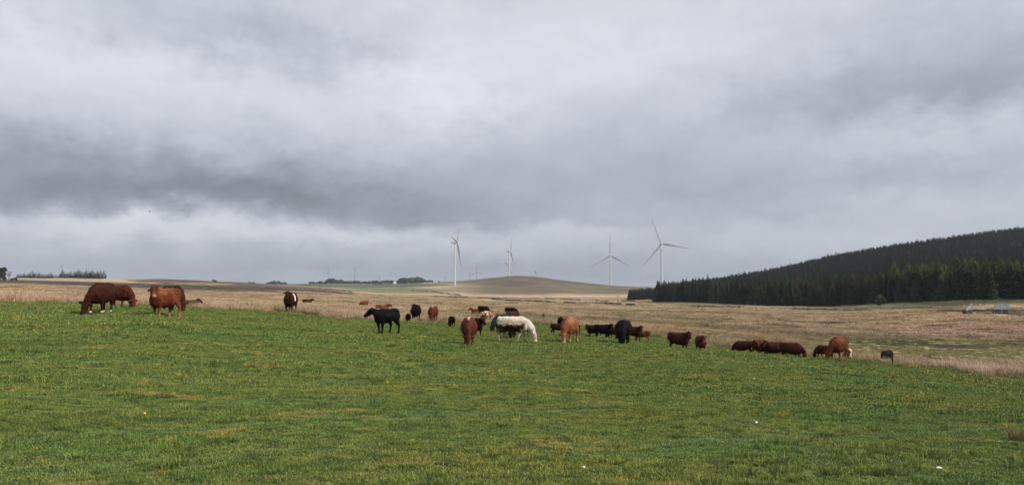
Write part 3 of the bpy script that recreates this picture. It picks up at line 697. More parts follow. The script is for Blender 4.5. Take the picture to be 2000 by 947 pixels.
def cow_mat(name, base, light=None, kind='plain'):
    m, n, b = new_mat(name)
    oc = n.add('ShaderNodeTexCoord').outputs['Object']
    sp = n.add('ShaderNodeSeparateXYZ'); n.l.new(oc, sp.inputs[0])
    x, y, z = sp.outputs
    light = light or tuple(min(1, q * 1.6) for q in base)
    big = n.noise(oc, 2.2, 3, 0.6); fi = n.noise(n.scl(oc, 1, 1, .4), 15.0, 5, 0.75)
    c = n.mix(n.ramp(big, 0.35, 0.7), tuple(q * 0.72 for q in base), tuple(q * 1.25 for q in base))
    c = n.mix(n.ramp(fi, 0.40, 0.66, 0.0, 0.7), c, tuple(q * 0.45 for q in base))
    fat_ = n.add('ShaderNodeAttribute', attribute_name='face'); fs_ = n.add('ShaderNodeSeparateColor'); n.l.new(fat_.outputs['Color'], fs_.inputs[0])
    sh2 = n.noise(n.vm('ADD', oc, (9, 1, 5)), 1.5, 4, .6)
    c = n.mix(n.ramp(sh2, .45, .62, 0, .6), c, tuple(q * k2 for q, k2 in zip(light, (.75, .62, .55))) if kind != 'muddy' else base)
    c = n.mix(n.m('MULTIPLY', fs_.outputs[1], .35), c, tuple(q * .7 for q in base))
    c = n.mix(n.m('MULTIPLY', fs_.outputs[0], .8), c, tuple(min(.8, q * 1.1 + .02) for q in light) if base[0] > .05 else base)
    if kind in ('plain', 'fetlock', 'stripe', 'calf'):
        lowf = n.m('MULTIPLY', n.ramp(z, 0.42, 0.10), 0.75)
        c = n.mix(lowf, c, light)
    if kind == 'pale_back':
        c = n.mix(n.m('MULTIPLY', n.ramp(z, 1.22, 1.36), n.ramp(n.m('ABSOLUTE', y), 0.10, 0.03)), c, (0.50, 0.34, 0.26))
        c = n.mix(n.m('MULTIPLY', n.ramp(z, 0.42, 0.10), 0.6), c, light)
    if kind == 'fetlock':
        c = n.mix(n.m('MULTIPLY', n.ramp(z, 0.15, 0.11), n.ramp(x, .86, .78)), c, (0.65, 0.60, 0.52))
        c = n.mix(n.ramp(z, 0.075, 0.05), c, (0.03, 0.02, 0.015))
    if kind == 'stripe':
        xs = n.m('ADD', x, n.m('MULTIPLY', n.m('SUBTRACT', z, 1.1), 0.35))
        st = n.m('MULTIPLY', n.ramp(n.m('ABSOLUTE', n.m('SUBTRACT', xs, 0.34)), 0.085, 0.055), n.ramp(z, 0.80, 0.86))
        c = n.mix(n.m('MULTIPLY', st, n.ramp(y, 0.02, 0.06)), c, (0.80, 0.76, 0.70))
    if kind == 'muddy':
        nb = n.noise(n.vm('ADD', oc, (5, 2, 1)), 4.2, 5, 0.65, 0.6)
        zz = n.m('ADD', z, n.m('MULTIPLY', n.m('SUBTRACT', nb, 0.5), 0.85))
        xn = n.m('ADD', x, n.m('MULTIPLY', n.m('SUBTRACT', nb, 0.5), 0.9)); bodyx = n.m('MULTIPLY', n.ramp(xn, 0.62, 0.50), n.ramp(z, 0.46, 0.58))
        st = n.ramp(zz, 1.30, 1.08)
        c = n.mix(n.m('MULTIPLY', n.m('MULTIPLY', st, n.ramp(xn, 0.85, 0.55)), n.ramp(n.noise(n.vm('ADD', oc, (1, 4, 2)), 6.0, 5, .7), .36, .56)), c, (0.36, 0.265, 0.145))
        c = n.mix(n.m('MULTIPLY', n.ramp(zz, 1.00, 0.88), bodyx), c, (0.028, 0.018, 0.012))
        c = n.mix(n.m('MULTIPLY', n.ramp(n.noise(oc, 7, 4, 0.6), 0.56, 0.62), n.ramp(z, 0.75, 0.5)), c, (0.30, 0.22, 0.13))
        c = n.mix(n.m('MULTIPLY', n.ramp(z, 0.07, 0.05), 0.9), c, (0.2, 0.14, 0.09))
    if kind == 'pied':
        pn = n.noise(n.vm('ADD', oc, (3, 8, 1)), 2.6, 2, 0.5)
        c = n.mix(n.ramp(pn, 0.53, 0.57), c, (0.62, 0.50, 0.36))
        c = n.mix(n.ramp(z, 0.30, 0.2), c, (0.60, 0.50, 0.38))
    n.l.new(c, b.inputs['Base Color'])
    b.inputs['Roughness'].default_value = 0.62
    try:
        b.inputs['Sheen Weight'].default_value = 0.0; b.inputs['Sheen Roughness'].default_value = 0.5
        b.inputs['Specular IOR Level'].default_value = 0.06
    except Exception: pass
    bp = n.add('ShaderNodeBump'); bp.inputs['Strength'].default_value = 0.9; bp.inputs['Distance'].default_value = 0.03
    n.l.new(fi, bp.inputs['Height']); n.l.new(bp.outputs[0], b.inputs['Normal'])
    return m
CM = dict(
    maroon=cow_mat('coat_maroon', (0.046, 0.0125, 0.0075), (0.06, .018, .010), 'fetlock'),
    chestnut=cow_mat('coat_chestnut', (0.120, 0.031, 0.013), (0.34, 0.15, 0.075)),
    darkred=cow_mat('coat_dark_red', (0.042, 0.011, 0.007), (0.075, .027, .016)),
    mahog=cow_mat('coat_mahogany', (0.070, 0.018, 0.009), (0.14, .05, .027)),
    stripe=cow_mat('coat_striped', (0.032, 0.010, 0.007), (0.06, .022, .014), 'stripe'),
    black=cow_mat('coat_black', (0.0045, 0.004, 0.0045), (0.005, .0045, .005)),
    brownblack=cow_mat('coat_brown_black', (0.015, 0.006, 0.005), (0.015, .007, .006)),
    redbrown=cow_mat('coat_red_brown', (0.095, 0.025, 0.012), (0.11, .038, .022), 'pale_back'),
    redchest=cow_mat('coat_red_chestnut', (0.105, 0.028, 0.012), (0.24, .10, .05)),
    orange=cow_mat('coat_orange', (0.205, 0.070, 0.028), (0.50, 0.27, 0.13)),
    tan=cow_mat('coat_tan', (0.145, 0.046, 0.022), (0.25, .12, .06)),
    white=cow_mat('coat_white_muddy', (0.66, 0.60, 0.50), (0.6, .5, .35), 'muddy'),
    grey=cow_mat('coat_grey', (0.020, 0.021, 0.024), (0.025, .026, .030)),
    pied=cow_mat('coat_pied', (0.18, 0.055, 0.024), (0.5, .35, .25), 'pied'),
)
def simple_mat(name, col, rough=0.6, var=0.15, scale=8.0, metal=0.0):
    m, n, b = new_mat(name)
    oc = n.add('ShaderNodeTexCoord').outputs['Object']
    nz = n.noise(oc, scale, 4, 0.6)
    c = n.mix(n.ramp(nz, 0.3, 0.7), tuple(q * (1 - var) for q in col), tuple(min(1, q * (1 + var)) for q in col))
    n.l.new(c, b.inputs['Base Color']); b.inputs['Roughness'].default_value = rough; b.inputs['Metallic'].default_value = metal
    return m
M_EYE = simple_mat('eye', (0.006, 0.005, 0.005), 0.15)
M_HOOF = simple_mat('hoof', (0.035, 0.026, 0.02), 0.5)
M_TAGY = simple_mat('ear_tag', (0.75, 0.60, 0.06), 0.4)
M_TAGW = simple_mat('ear_tag_white', (0.8, 0.8, 0.78), 0.4)

SD = (0.72, 0, -0.69)
K = {}
K['stand'] = cow_mesh('standing_body', (0.92, 0, 1.37), (0.60, 0, -0.80), (.70, 0, 1.18), (0.04, -0.06, -0.05, 0.08))
K['level'] = cow_mesh('walking_body', (0.98, 0, 1.26), (0.88, 0, -0.47), (.72, 0, 1.20), (0.10, -0.14, -0.22, 0.22))
K['turnl'] = cow_mesh('left_looking_body', (0.88, 0.16, 1.38), (0.42, 0.46, -0.78), (.70, 0.02, 1.20), (0.07, -0.07, -0.10, 0.12))
K['turnr'] = cow_mesh('right_looking_body', (0.88, -0.16, 1.38), (0.46, -0.56, -0.68), (.70, -0.02, 1.20), (0.07, -0.07, -0.10, 0.12))
K['graze'] = cow_mesh('grazing_body', (0.99, 0, .50), (0.26, 0, -0.96), (.90, 0, .98), (0.10, -0.12, -0.10, 0.12))
K['grazel'] = cow_mesh('left_grazing_body', (.90, 0.24, .50), (0.20, 0.20, -0.94), (.86, 0.06, .98), (0.14, -0.10, -0.08, 0.12))
K['grazer'] = cow_mesh('right_grazing_body', (.90, -0.24, .50), (0.20, -0.20, -0.94), (.86, -0.06, .98), (-0.08, 0.14, 0.12, -0.10))
K['stride'] = cow_mesh('striding_grazing_body', (1.06, 0, .54), (0.30, 0, -0.95), (.96, 0, 1.02), (0.16, -0.22, 0.20, -0.14), fat=.92, deep=.87)
K['cgraze'] = cow_mesh('grazing_calf_body', (.96, 0, .52), (0.26, 0, -0.96), (.84, 0, .98), (0.10, -0.12, -0.10, 0.12), calf=True)
K['cstand'] = cow_mesh('standing_calf_body', (0.86, 0.05, 1.36), (0.64, 0.10, -0.76), (.68, 0, 1.20), (0.04, -0.06, -0.05, 0.08), calf=True)
K['young'] = cow_mesh('young_looking_body', (0.90, -0.16, 1.30), (0.60, -0.52, -0.52), (.70, -0.02, 1.16), (0.07, -0.12, -0.16, 0.14), fat=.90, deep=.84)
K['lie'] = cow_mesh('lying_body', (0.86, 0.05, 1.34), (0.86, 0.10, -0.46), (.70, 0, 1.20), lie=True)
eye_me = bpy.data.meshes.new('eye'); bm = bmesh.new(); bmesh.ops.create_icosphere(bm, subdivisions=2, radius=0.021); bm.to_mesh(eye_me); bm.free(); eye_me.materials.append(M_EYE)
hoof_me = bpy.data.meshes.new('hoof'); bm = bmesh.new()
ring_tube(bm, [(Vector((.012, 0, .075)), .052, .058), (Vector((.018, 0, .03)), .060, .072), (Vector((.024, 0, -.004)), .064, .082)], 12); bm.to_mesh(hoof_me); bm.free(); hoof_me.materials.append(M_HOOF)
tag_me = bpy.data.meshes.new('ear_tag'); bm = bmesh.new(); bmesh.ops.create_cube(bm, size=1.0, matrix=Matrix.Diagonal((.012, .055, .065, 1))); bm.to_mesh(tag_me); bm.free(); tag_me.materials.append(M_TAGY)

def cattle(u, vf, d, vt, pose, heading, coat, label, cat='cow', parts=True, dz=0.0, eartag=None):
    """u: image column of the animal's middle, vf: row of its feet (or None and depth d), vt: row of its back"""
    if vf is not None:
        p = hit(u, vf); 
        if d is None: d = p.y
    x = xper(u, 640) * d
    z = gz(x, d)
    k = K[pose]
    H = 0.82 if k['lie'] else (1.31 if k['calf'] else 1.365)
    s = (slopev(vt) * d - z) / H
    o = bpy.data.objects.new('calf' if cat == 'calf' else 'cow', k['mesh']); COL.objects.link(o)
    s0 = s
    s = max(0.50, min(s, 1.12)) 
    # middle of the body sits at the column
    h = R(heading) - math.atan2(x, d)
    o.location = (x, d, z - 0.015 + dz); o.rotation_euler = (0, 0, h); o.scale = (s, s, s)
    if 'big black cow grazing' in label: o.scale = (s, s * 1.18, s)
    o.material_slots[0].link = 'OBJECT'; o.material_slots[0].material = CM[coat]
    tag(o, label, cat, 'cattle grazing and standing on the pasture and moor')
    if parts:
        for e in k['eyes']:
            q = bpy.data.objects.new('eye', eye_me); COL.objects.link(q); q.parent = o; q.location = e
        for f_ in k['feet']:
            q = bpy.data.objects.new('hoof', hoof_me); COL.objects.link(q); q.parent = o; q.location = f_
        if eartag:
            pz = k['eyes'][0 if eartag < 0 else 1]
            q = bpy.data.objects.new('ear_tag', tag_me); COL.objects.link(q); q.parent = o; q.location = Vector(pz) + Vector((-.06, .1 * eartag, .0))
    print('cow', label[:38], 'u', u, 'd %.1f' % d, 'feet_v %.0f' % (HV - z / d * F), 's %.2f' % s0)
    return o
# heading: 0 faces right, 90 faces away, 180 faces left, 270 faces the camera
LST = [
 (197, 612, None, 551, 'grazer', 247, 'maroon', 'dark maroon cow with white fetlocks grazing at the far left, head down on the left'),
 (233, 602, None, 556, 'graze', -50, 'mahog', 'brown cow grazing with its head to the right behind the leftmost maroon cow'),
 (321, 619, None, 562, 'turnl', 226, 'chestnut', 'chestnut cow with pale muzzle and legs staring at the camera, left of the pasture'),
 (336, 608, None, 557, 'graze', -62, 'darkred', 'dark red cow grazing behind the staring chestnut cow'),
 (368, None, 47, 585, 'lie', 20, 'brownblack', 'dark brown cow lying at the pasture edge right of the staring chestnut cow'),
 (567, 612, None, 571, 'stand', 258, 'stripe', 'dark brown cow with a white band over its shoulder facing the camera alone'),
 (599, None, 150, 583.5, 'lie', 10, 'darkred', 'tiny dark red cow lying in the moor right of the white-banded cow'),
 (711, None, 130, 588, 'cgraze', 190, 'tan', 'tiny tan calf grazing in the moor grass, left one of a pair', 'calf'),
 (746, None, 105, 591.5, 'lie', -5, 'tan', 'tan cow resting in the moor grass above the black cow facing left'),
 (755, 652, None, 602, 'young', 226, 'black', 'black cow standing side on with its head to the left'),
 (797, None, 52, 612, 'cgraze', 95, 'black', 'small black calf seen from behind beside the black cow that faces the camera', 'calf'),
 (812, 628, None, 595, 'stand', 262, 'black', 'black cow with dark brown flank standing and facing the camera'),
 (846, 630, None, 597, 'graze', 262, 'redbrown', 'red-brown cow grazing head-on right of the black cow that faces the camera'),
 (882, None, 50, 617.5, 'cgraze', 102, 'brownblack', 'dark brown calf seen from behind left of the red-brown cow with a pale spine', 'calf'),
 (916, 672, None, 619, 'graze', 268, 'redbrown', 'red-brown cow with pale spine grazing towards the camera, left of the white cow'),
 (926, None, 41, 620, 'stand', -50, 'darkred', 'dark brown cow looking right from behind the cow with the pale spine', 'cow'),
 (931, None, 105, 602, 'lie', 170, 'tan', 'small tan calf lying in the moor beside a dark grazing cow', 'calf'),
 (944, None, 98, 597, 'graze', -20, 'brownblack', 'far dark brown cow grazing to the right in the moor above the pied calf'),
 (953, None, 68, 607, 'cgraze', 200, 'pied', 'brown and cream calf grazing to the left behind the pasture', 'calf'),
 (982, None, 48, 613, 'graze', 222, 'grey', 'dark grey cow grazing to the left behind the white cow'),
 (998, None, 92, 600, 'graze', -14, 'black', 'far black cow grazing to the right above the white cow'),
 (1001, None, 72, 607.5, 'graze', 0, 'mahog', 'red cow grazing directly behind the back of the white cow'),
 (1002, 668, None, 617, 'stride', -7, 'white', 'white cow caked in dark mud grazing to the right in the middle of the herd'),
 (1026, None, 44, 627, 'graze', -30, 'darkred', 'dark brown cow partly hidden behind the head of the white cow'),
 (1000, None, 41.5, 629, 'graze', 265, 'brownblack', 'brown-black cow grazing hidden behind the belly of the white cow'),
 (1062, None, 88, 613, 'cstand', 265, 'tan', 'small orange calf standing alone in the moor', 'calf'),
 (1089, 655, None, 632, 'cgraze', 14, 'brownblack', 'dark brown calf standing left of the orange cow', 'calf'),
 (1095, None, 56, 619, 'cgraze', 92, 'brownblack', 'dark calf seen from the rear behind the orange cow', 'calf'),
 (1113, 668, None, 618, 'graze', 252, 'orange', 'bright orange-brown cow grazing towards the camera'),
 (1126, 656, None, 636, 'cstand', 290, 'mahog', 'brown calf peering out right of the orange cow', 'calf'),
 (1160, 658, None, 634, 'turnl', 200, 'brownblack', 'brown-black cow with its head raised on the left of a black cow'),
 (1177, 661, None, 633, 'turnr', -12, 'black', 'black cow standing with its head to the right next to a brown-black cow'),
 (1199, 663, None, 640, 'cgraze', 150, 'mahog', 'red calf half hidden left of the big black cow', 'calf'),
 (1210, 664, None, 629, 'graze', 100, 'darkred', 'dark red cow behind the left flank of the big black cow'),
 (1218, 671, None, 624, 'graze', 266, 'black', 'big black cow grazing head-on in the right middle of the herd'),
 (1237, 665, None, 637, 'turnr', -28, 'darkred', 'dark brown cow looking right from behind the big black cow'),
 (1257, 667, None, 646, 'cgraze', 160, 'chestnut', 'chestnut calf right of the big black cow', 'calf'),
 (1325, None, 44, 648.5, 'turnr', -24, 'darkred', 'dark red cow standing side on, head turned towards the camera on the right'),
 (1368, None, 43.5, 655, 'stand', 282, 'mahog', 'chestnut-faced cow facing the camera beside the dark red side-on cow'),
 (1452, None, 47, 664.5, 'graze', 172, 'darkred', 'dark red cow grazing to the left, first of the right-hand group'),
 (1483, None, 46, 662, 'graze', 62, 'mahog', 'dark red cow with a lit right flank seen from behind'),
 (1515, None, 45.5, 667, 'turnl', 192, 'darkred', 'dark red cow standing with its head on the left beside a low-headed cow'),
 (1544, None, 44.5, 668, 'graze', -12, 'darkred', 'dark red-brown cow grazing to the right, last of the right-hand group'),
 (1610, None, 46, 674, 'cgraze', 150, 'darkred', 'dark red calf behind the grazing chestnut cow on the right', 'calf'),
 (1637, 703, None, 656, 'grazer', 250, 'redchest', 'chestnut cow grazing at the right end of the herd'),
 (1653, None, 45, 677, 'cgraze', 285, 'pied', 'red and white calf half hidden right of the chestnut cow', 'calf'),
 (1730, None, 41.0, 684.5, 'cgraze', 246, 'black', 'small black calf grazing alone at the far right of the pasture', 'calf'),
]
for i, t in enumerate(LST):
    cat = t[8] if len(t) > 8 else 'cow'
    far = t[2] is not None and t[2] > 60
    cattle(*t[:8], cat, parts=not far, eartag={2: -1, 30: 1, 31: -1, 37: 1, 41: 1, 4: 1, 11: -1}.get(i))

# ------------------------------------------------------------------ small mesh helpers
def obj(name, bm, mat, parent=None, smooth=False):
    me = bpy.data.meshes.new(name); bm.to_mesh(me); bm.free()
    if mat: me.materials.append(mat)
    if smooth: me.polygons.foreach_set('use_smooth', np.ones(len(me.polygons), bool))
    o = bpy.data.objects.new(name, me); COL.objects.link(o)
    if parent: o.parent = parent
    return o
def empty(name, loc, rz=0.0):
    o = bpy.data.objects.new(name, None); COL.objects.link(o); o.location = loc; o.rotation_euler = (0, 0, rz); o.empty_display_size = 0.5
    return o
def abox(bm, c, s, rot=None, jit=0.0):
    M = Matrix.Translation(c) @ (rot.to_4x4() if rot is not None else Matrix.Identity(4)) @ Matrix.Diagonal((*s, 1))
    r = bmesh.ops.create_cube(bm, size=1.0, matrix=M)
    if jit:
        for v in r['verts']: v.co += Vector((random.uniform(-jit, jit), random.uniform(-jit, jit), random.uniform(-jit, jit)))
    return r

# ------------------------------------------------------------------ wind turbines
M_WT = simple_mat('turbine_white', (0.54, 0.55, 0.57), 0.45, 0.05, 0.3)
M_WTG = simple_mat('turbine_blade', (0.33, 0.34, 0.36), 0.45, 0.05, 0.3)  # blade tone darkened in the colour to stand for cloud shade
M_WTD = simple_mat('turbine_grey', (0.24, 0.25, 0.27), 0.5, 0.05, 0.3)  # darker copy for far turbines; their dim look at distance is painted in
def tower_mesh(h, r0, r1):
    bm = bmesh.new(); n = 20
    rings = []
    for t in np.linspace(0, 1, 9):
        r = r0 + (r1 - r0) * t
        rings.append([bm.verts.new((r * math.cos(2 * math.pi * k / n), r * math.sin(2 * math.pi * k / n), h * t)) for k in range(n)])
    for a, b_ in zip(rings, rings[1:]):
        for k in range(n): bm.faces.new((a[k], a[(k + 1) % n], b_[(k + 1) % n], b_[k]))
    bm.faces.new(rings[-1])
    return bm
def blade_bm(L):
    bm = bmesh.new(); n = 10; rings = []
    for t in [0, .03, .08, .15, .25, .4, .6, .8, .93, 1.0]:
        ch = np.interp(t, [0, .03, .15, .25, .6, .93, 1], [.035, .035, .070, .066, .036, .016, .004]) * L
        th = np.interp(t, [0, .05, .15, .5, 1], [.034, .030, .018, .008, .002]) * L
        tw = R(np.interp(t, [0, .2, 1], [16, 14, 0])); of = np.interp(t, [0, .1, 1], [0, -.10, -.12]) * ch
        r = []
        for k in range(n):
            a = 2 * math.pi * k / n
            cx = ch / 2 * math.cos(a) + of; cy = th / 2 * math.sin(a)
            r.append(bm.verts.new((cx * math.cos(tw) - cy * math.sin(tw), cx * math.sin(tw) + cy * math.cos(tw), t * L)))
        rings.append(r)
    for a, b_ in zip(rings, rings[1:]):
        for k in range(n): bm.faces.new((a[k], a[(k + 1) % n], b_[(k + 1) % n], b_[k]))
    bm.faces.new(rings[-1]); bm.faces.new(rings[0][::-1])
    return bm
def turbine(u, v, D, L, yaw, ph, label, pitch=0):
    """hub at image (u, v) and depth D; blades of length L; yaw: direction the rotor faces (270 = camera)"""
    xh = xper(u, v) * D; zh = slopev(v) * D
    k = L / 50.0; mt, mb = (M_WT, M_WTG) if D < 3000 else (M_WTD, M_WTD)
    h = R(yaw) - math.atan2(xh, D)
    fx, fy = math.cos(h), math.sin(h)
    ov = 4.6 * k
    tx, ty = xh - fx * ov, D - fy * ov
    zg = gz(tx, ty)
    root = empty('wind_turbine', (tx, ty, zg - 0.5), h)
    tag(root, label, 'wind turbine', 'wind turbines on the skyline')
    H = zh - (zg - 0.5)
    obj('tower', tower_mesh(H - 1.6 * k, 2.0 * k, 1.15 * k), mt, root, True)
    bm = bmesh.new(); r = abox(bm, (-2.4 * k, 0, H + .2 * k), (10.5 * k, 3.6 * k, 3.7 * k))
    bmesh.ops.bevel(bm, geom=bm.edges[:], offset=0.6 * k, segments=2, affect='EDGES')
    obj('nacelle', bm, mt, root)
    rot = bpy.data.objects.new('rotor_hub', None)
    bm = bmesh.new(); bmesh.ops.create_uvsphere(bm, u_segments=16, v_segments=10, radius=1.9 * k, matrix=Matrix.Translation((0, 0, 0)) @ Matrix.Diagonal((1.25, 1, 1, 1)))
    hub = obj('rotor_hub', bm, mt, root, True); hub.location = (ov, 0, H); hub.rotation_euler = (0, R(-5), 0)
    me = None
    for j in range(3):
        b_ = blade_bm(L) if me is None else None
        if me is None:
            q = obj('blade', b_, mb, hub, True); me = q.data
        else:
            q = bpy.data.objects.new('blade', me); COL.objects.link(q); q.parent = hub
        q.rotation_euler = Euler((R(ph + 120 * j), 0, 0)).to_matrix().to_euler()
        # chord lies in the rotor plane: turn the blade about its own length first
        q.rotation_euler = (Matrix.Rotation(R(ph + 120 * j), 3, 'X') @ Matrix.Rotation(R(90 + pitch), 3, 'Z')).to_euler()
    return root
turbine(893, 474, 1376, 50, -14, 78, 'large white wind turbine in front of the hill, rotor edge on to the right', 75)
turbine(1292, 476, 1275, 50, 278, 20, 'large wind turbine right of the hill rising behind the forest edge')
turbine(1192, 499, 1640, 50, 270, 0, 'wind turbine with one blade straight up on the right foot of the hill')
turbine(997, 491, 2000, 48, -18, -28, 'taller of two overlapping wind turbines behind the hill top', 60)
turbine(989, 512, 2350, 46, -58, -35, 'shorter of two overlapping wind turbines behind the hill top', 25)
turbine(931, 531, 3300, 44, 268, 4, 'small wind turbine low behind the left slope of the hill')
turbine(918, 535, 3600, 42, 300, 20, 'smallest wind turbine beside another behind the left slope of the hill')
turbine(869, 540, 4100, 36, 290, -26, 'faint far wind turbine left of the large white one')
turbine(642, 533, 3600, 44, 310, 2, 'far wind turbine above the left part of the wood on the skyline')
turbine(694, 524, 3600, 44, 300, -45, 'far wind turbine with a tall tower above the middle of the distant wood')
turbine(741, 541, 4200, 34, 280, -50, 'tiny far wind turbine above the right part of the distant wood')

# ------------------------------------------------------------------ mast, poles
M_STEEL = simple_mat('galvanised_steel', (0.42, 0.44, 0.46), 0.5, 0.12, 2.0, 0.3)
M_WOOD = simple_mat('weathered_wood', (0.16, 0.12, 0.085), 0.85, 0.25, 6.0)
M_PALEW = simple_mat('pale_post', (0.48, 0.43, 0.36), 0.85, 0.25, 6.0)
p = at(1046, 1690)
mr = empty('lattice_mast', (p.x, p.y, p.z - .3)); tag(mr, 'grey lattice mast with a drum of aerials on the hill top', 'mast')
bm = bmesh.new(); mh = 10.5
for sx in (-1, 1):
    for sy in (-1, 1):
        ring_tube(bm, [(Vector((sx * 1.6, sy * 1.6, 0)), .18, .18), (Vector((sx * 0.9, sy * .9, mh)), .15, .15)], 6)
for j in range(5):
    z0, z1 = mh * j / 5, mh * (j + 1) / 5; a0 = 1.6 - .7 * j / 5; a1 = 1.6 - .7 * (j + 1) / 5
    for (ax, ay, bx_, by_) in ((-1, -1, 1, -1), (1, -1, 1, 1), (1, 1, -1, 1), (-1, 1, -1, -1)):
        ring_tube(bm, [(Vector((ax * a0, ay * a0, z0)), .09, .09), (Vector((bx_ * a1, by_ * a1, z1)), .09, .09)], 5, side=Vector((.3, .9, .2)))
        ring_tube(bm, [(Vector((bx_ * a0, by_ * a0, z0)), .09, .09), (Vector((ax * a1, ay * a1, z1)), .09, .09)], 5, side=Vector((.3, .9, .2)))
obj('lattice', bm, M_STEEL, mr)
bm = bmesh.new(); ring_tube(bm, [(Vector((0, 0, mh)), 1.9, 1.9), (Vector((0, 0, mh + 2.2)), 1.9, 1.9)], 14); obj('aerial_drum', bm, M_WOOD, mr)
p = at(1020, 1690)
bm = bmesh.new(); ring_tube(bm, [(Vector((0, 0, -1)), .35, .35), (Vector((0, 0, 7)), .25, .25)], 8); q = obj('pole', bm, M_STEEL); q.location = p; tag(q, 'thin grey pole on the hill top left of the lattice mast', 'pole')
p = hit(1207, 592, 150)
k_ = p.y / F
bm = bmesh.new(); ring_tube(bm, [(Vector((0, 0, -.3)), .17, .17), (Vector((0, 0, 15 * k_)), .12, .12)], 8); ring_tube(bm, [(Vector((-.7, 0, 13.8 * k_)), .07, .07), (Vector((.7, 0, 13.8 * k_)), .07, .07)], 6)
q = obj('utility_pole', bm, M_WOOD); q.location = p; tag(q, 'brown wooden utility pole on the moor in front of the hill', 'pole')

# ------------------------------------------------------------------ dry stone walls
M_STONE, n, b = new_mat('wall_stone')
oc = n.add('ShaderNodeNewGeometry'); rn = oc.outputs['Random Per Island']
nz = n.noise(oc.outputs['Position'], 3.0, 4, .6)
c = n.mix(n.ramp(rn, .80, 1.0), (0.10, 0.09, 0.08), (0.42, 0.40, 0.36)); c = n.mix(n.m('MULTIPLY', nz, .6), c, (0.05, 0.05, 0.04)); n.l.new(c, b.inputs['Base Color'])
def stone_wall(pts, label, h=1.2, gap=0.0, step=1.0):
    """pts: (u, v) rows along the wall on the ground"""
    P = [hit(u, v, 60) for u, v in pts]
    bm = bmesh.new(); o = P[0].copy()
    for a, b_ in zip(P, P[1:]):
        L = (b_.xy - a.xy).length; nn = max(1, int(L / step))
        ang = math.atan2(b_.y - a.y, b_.x - a.x)
        for i in range(nn):
            t = (i + random.random() * .4) / nn
            x = a.x + (b_.x - a.x) * t; y = a.y + (b_.y - a.y) * t
            if fbm(np.array([x * .05]), np.array([y * .05]), 3, 2)[0] < gap: continue
            z = gz(x, y)
            hh = h * random.uniform(.6, 1.15)
            for lv in range(2):
                abox(bm, (x - o.x + random.uniform(-.1, .1), y - o.y + random.uniform(-.1, .1), z - o.z + hh * (lv + .5) / 2 - .1), (step * random.uniform(.9, 1.35), .6 - .15 * lv, hh / 2 * random.uniform(.9, 1.2)), Matrix.Rotation(ang + random.uniform(-.15, .15), 3, 'Z'), .08)
    w_ = obj('dry_stone_wall', bm, M_STONE); w_.location = o
    tag(w_, label, 'wall', 'field walls of the moor')
stone_wall([(960, 585), (1040, 589), (1120, 593), (1180, 593), (1240, 597)], 'tumbled dry stone wall with pale stones crossing the moor below the hill', 1.1, .38, 1.0)
stone_wall([(740, 577), (820, 578), (900, 581), (980, 583), (1060, 583), (1130, 586), (1240, 589)], 'long dark field wall running across the moor at the foot of the hill', 0.9, 0.42, 1.6)
stone_wall([(805, 567), (850, 570), (900, 578)], 'short dark wall slanting down the left foot of the hill', 1.1, .3, 2.0)
stone_wall([(1330, 599), (1400, 600), (1500, 603), (1600, 606), (1700, 607)], 'low dark wall along the foot of the conifer forest', 0.7, .3, .9)
stone_wall([(620, 562), (680, 570), (740, 574)], 'dark wall dropping from the heather ridge to the green fields', 0.9, .42, 2.0)

# ------------------------------------------------------------------ conifers
def leaf_mat(name, lo, hi, tip, top_f=0.5):
    m, n, b = new_mat(name)
    oi = n.add('ShaderNodeObjectInfo'); oc = n.add('ShaderNodeTexCoord').outputs['Object']
    ta = n.add('ShaderNodeAttribute', attribute_name='tint'); sp = n.add('ShaderNodeSeparateColor'); n.l.new(ta.outputs['Color'], sp.inputs[0])
    c = n.mix(sp.outputs[0], lo, hi)
    c = n.mix(n.ramp(oi.outputs['Random'], .55, 1.0, 0, .75), c, tuple(min(1, q * 1.7) for q in hi)); c = n.mix(n.ramp(oi.outputs['Random'], .3, 0.0, 0, .6), c, tuple(q * .6 for q in lo))
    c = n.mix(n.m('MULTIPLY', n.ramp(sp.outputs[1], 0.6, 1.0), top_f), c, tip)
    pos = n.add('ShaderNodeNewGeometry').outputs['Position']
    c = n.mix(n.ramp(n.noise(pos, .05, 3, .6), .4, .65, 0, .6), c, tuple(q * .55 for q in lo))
    n.l.new(c, b.inputs['Base Color']); b.inputs['Roughness'].default_value = .8
    return m
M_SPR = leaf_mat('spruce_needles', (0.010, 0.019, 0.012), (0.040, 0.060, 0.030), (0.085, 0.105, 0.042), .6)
M_SPRL = leaf_mat('light_spruce_needles', (0.013, 0.026, 0.012), (0.036, 0.062, 0.022), (0.13, 0.19, 0.045), .95)  # yellow-green tops; lower crown kept dark in the colour as painted self-shadow
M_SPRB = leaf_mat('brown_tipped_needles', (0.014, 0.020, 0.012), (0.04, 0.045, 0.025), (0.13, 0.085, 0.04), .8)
M_BARK = simple_mat('bark', (0.055, 0.04, 0.03), 0.9, .3, 4)
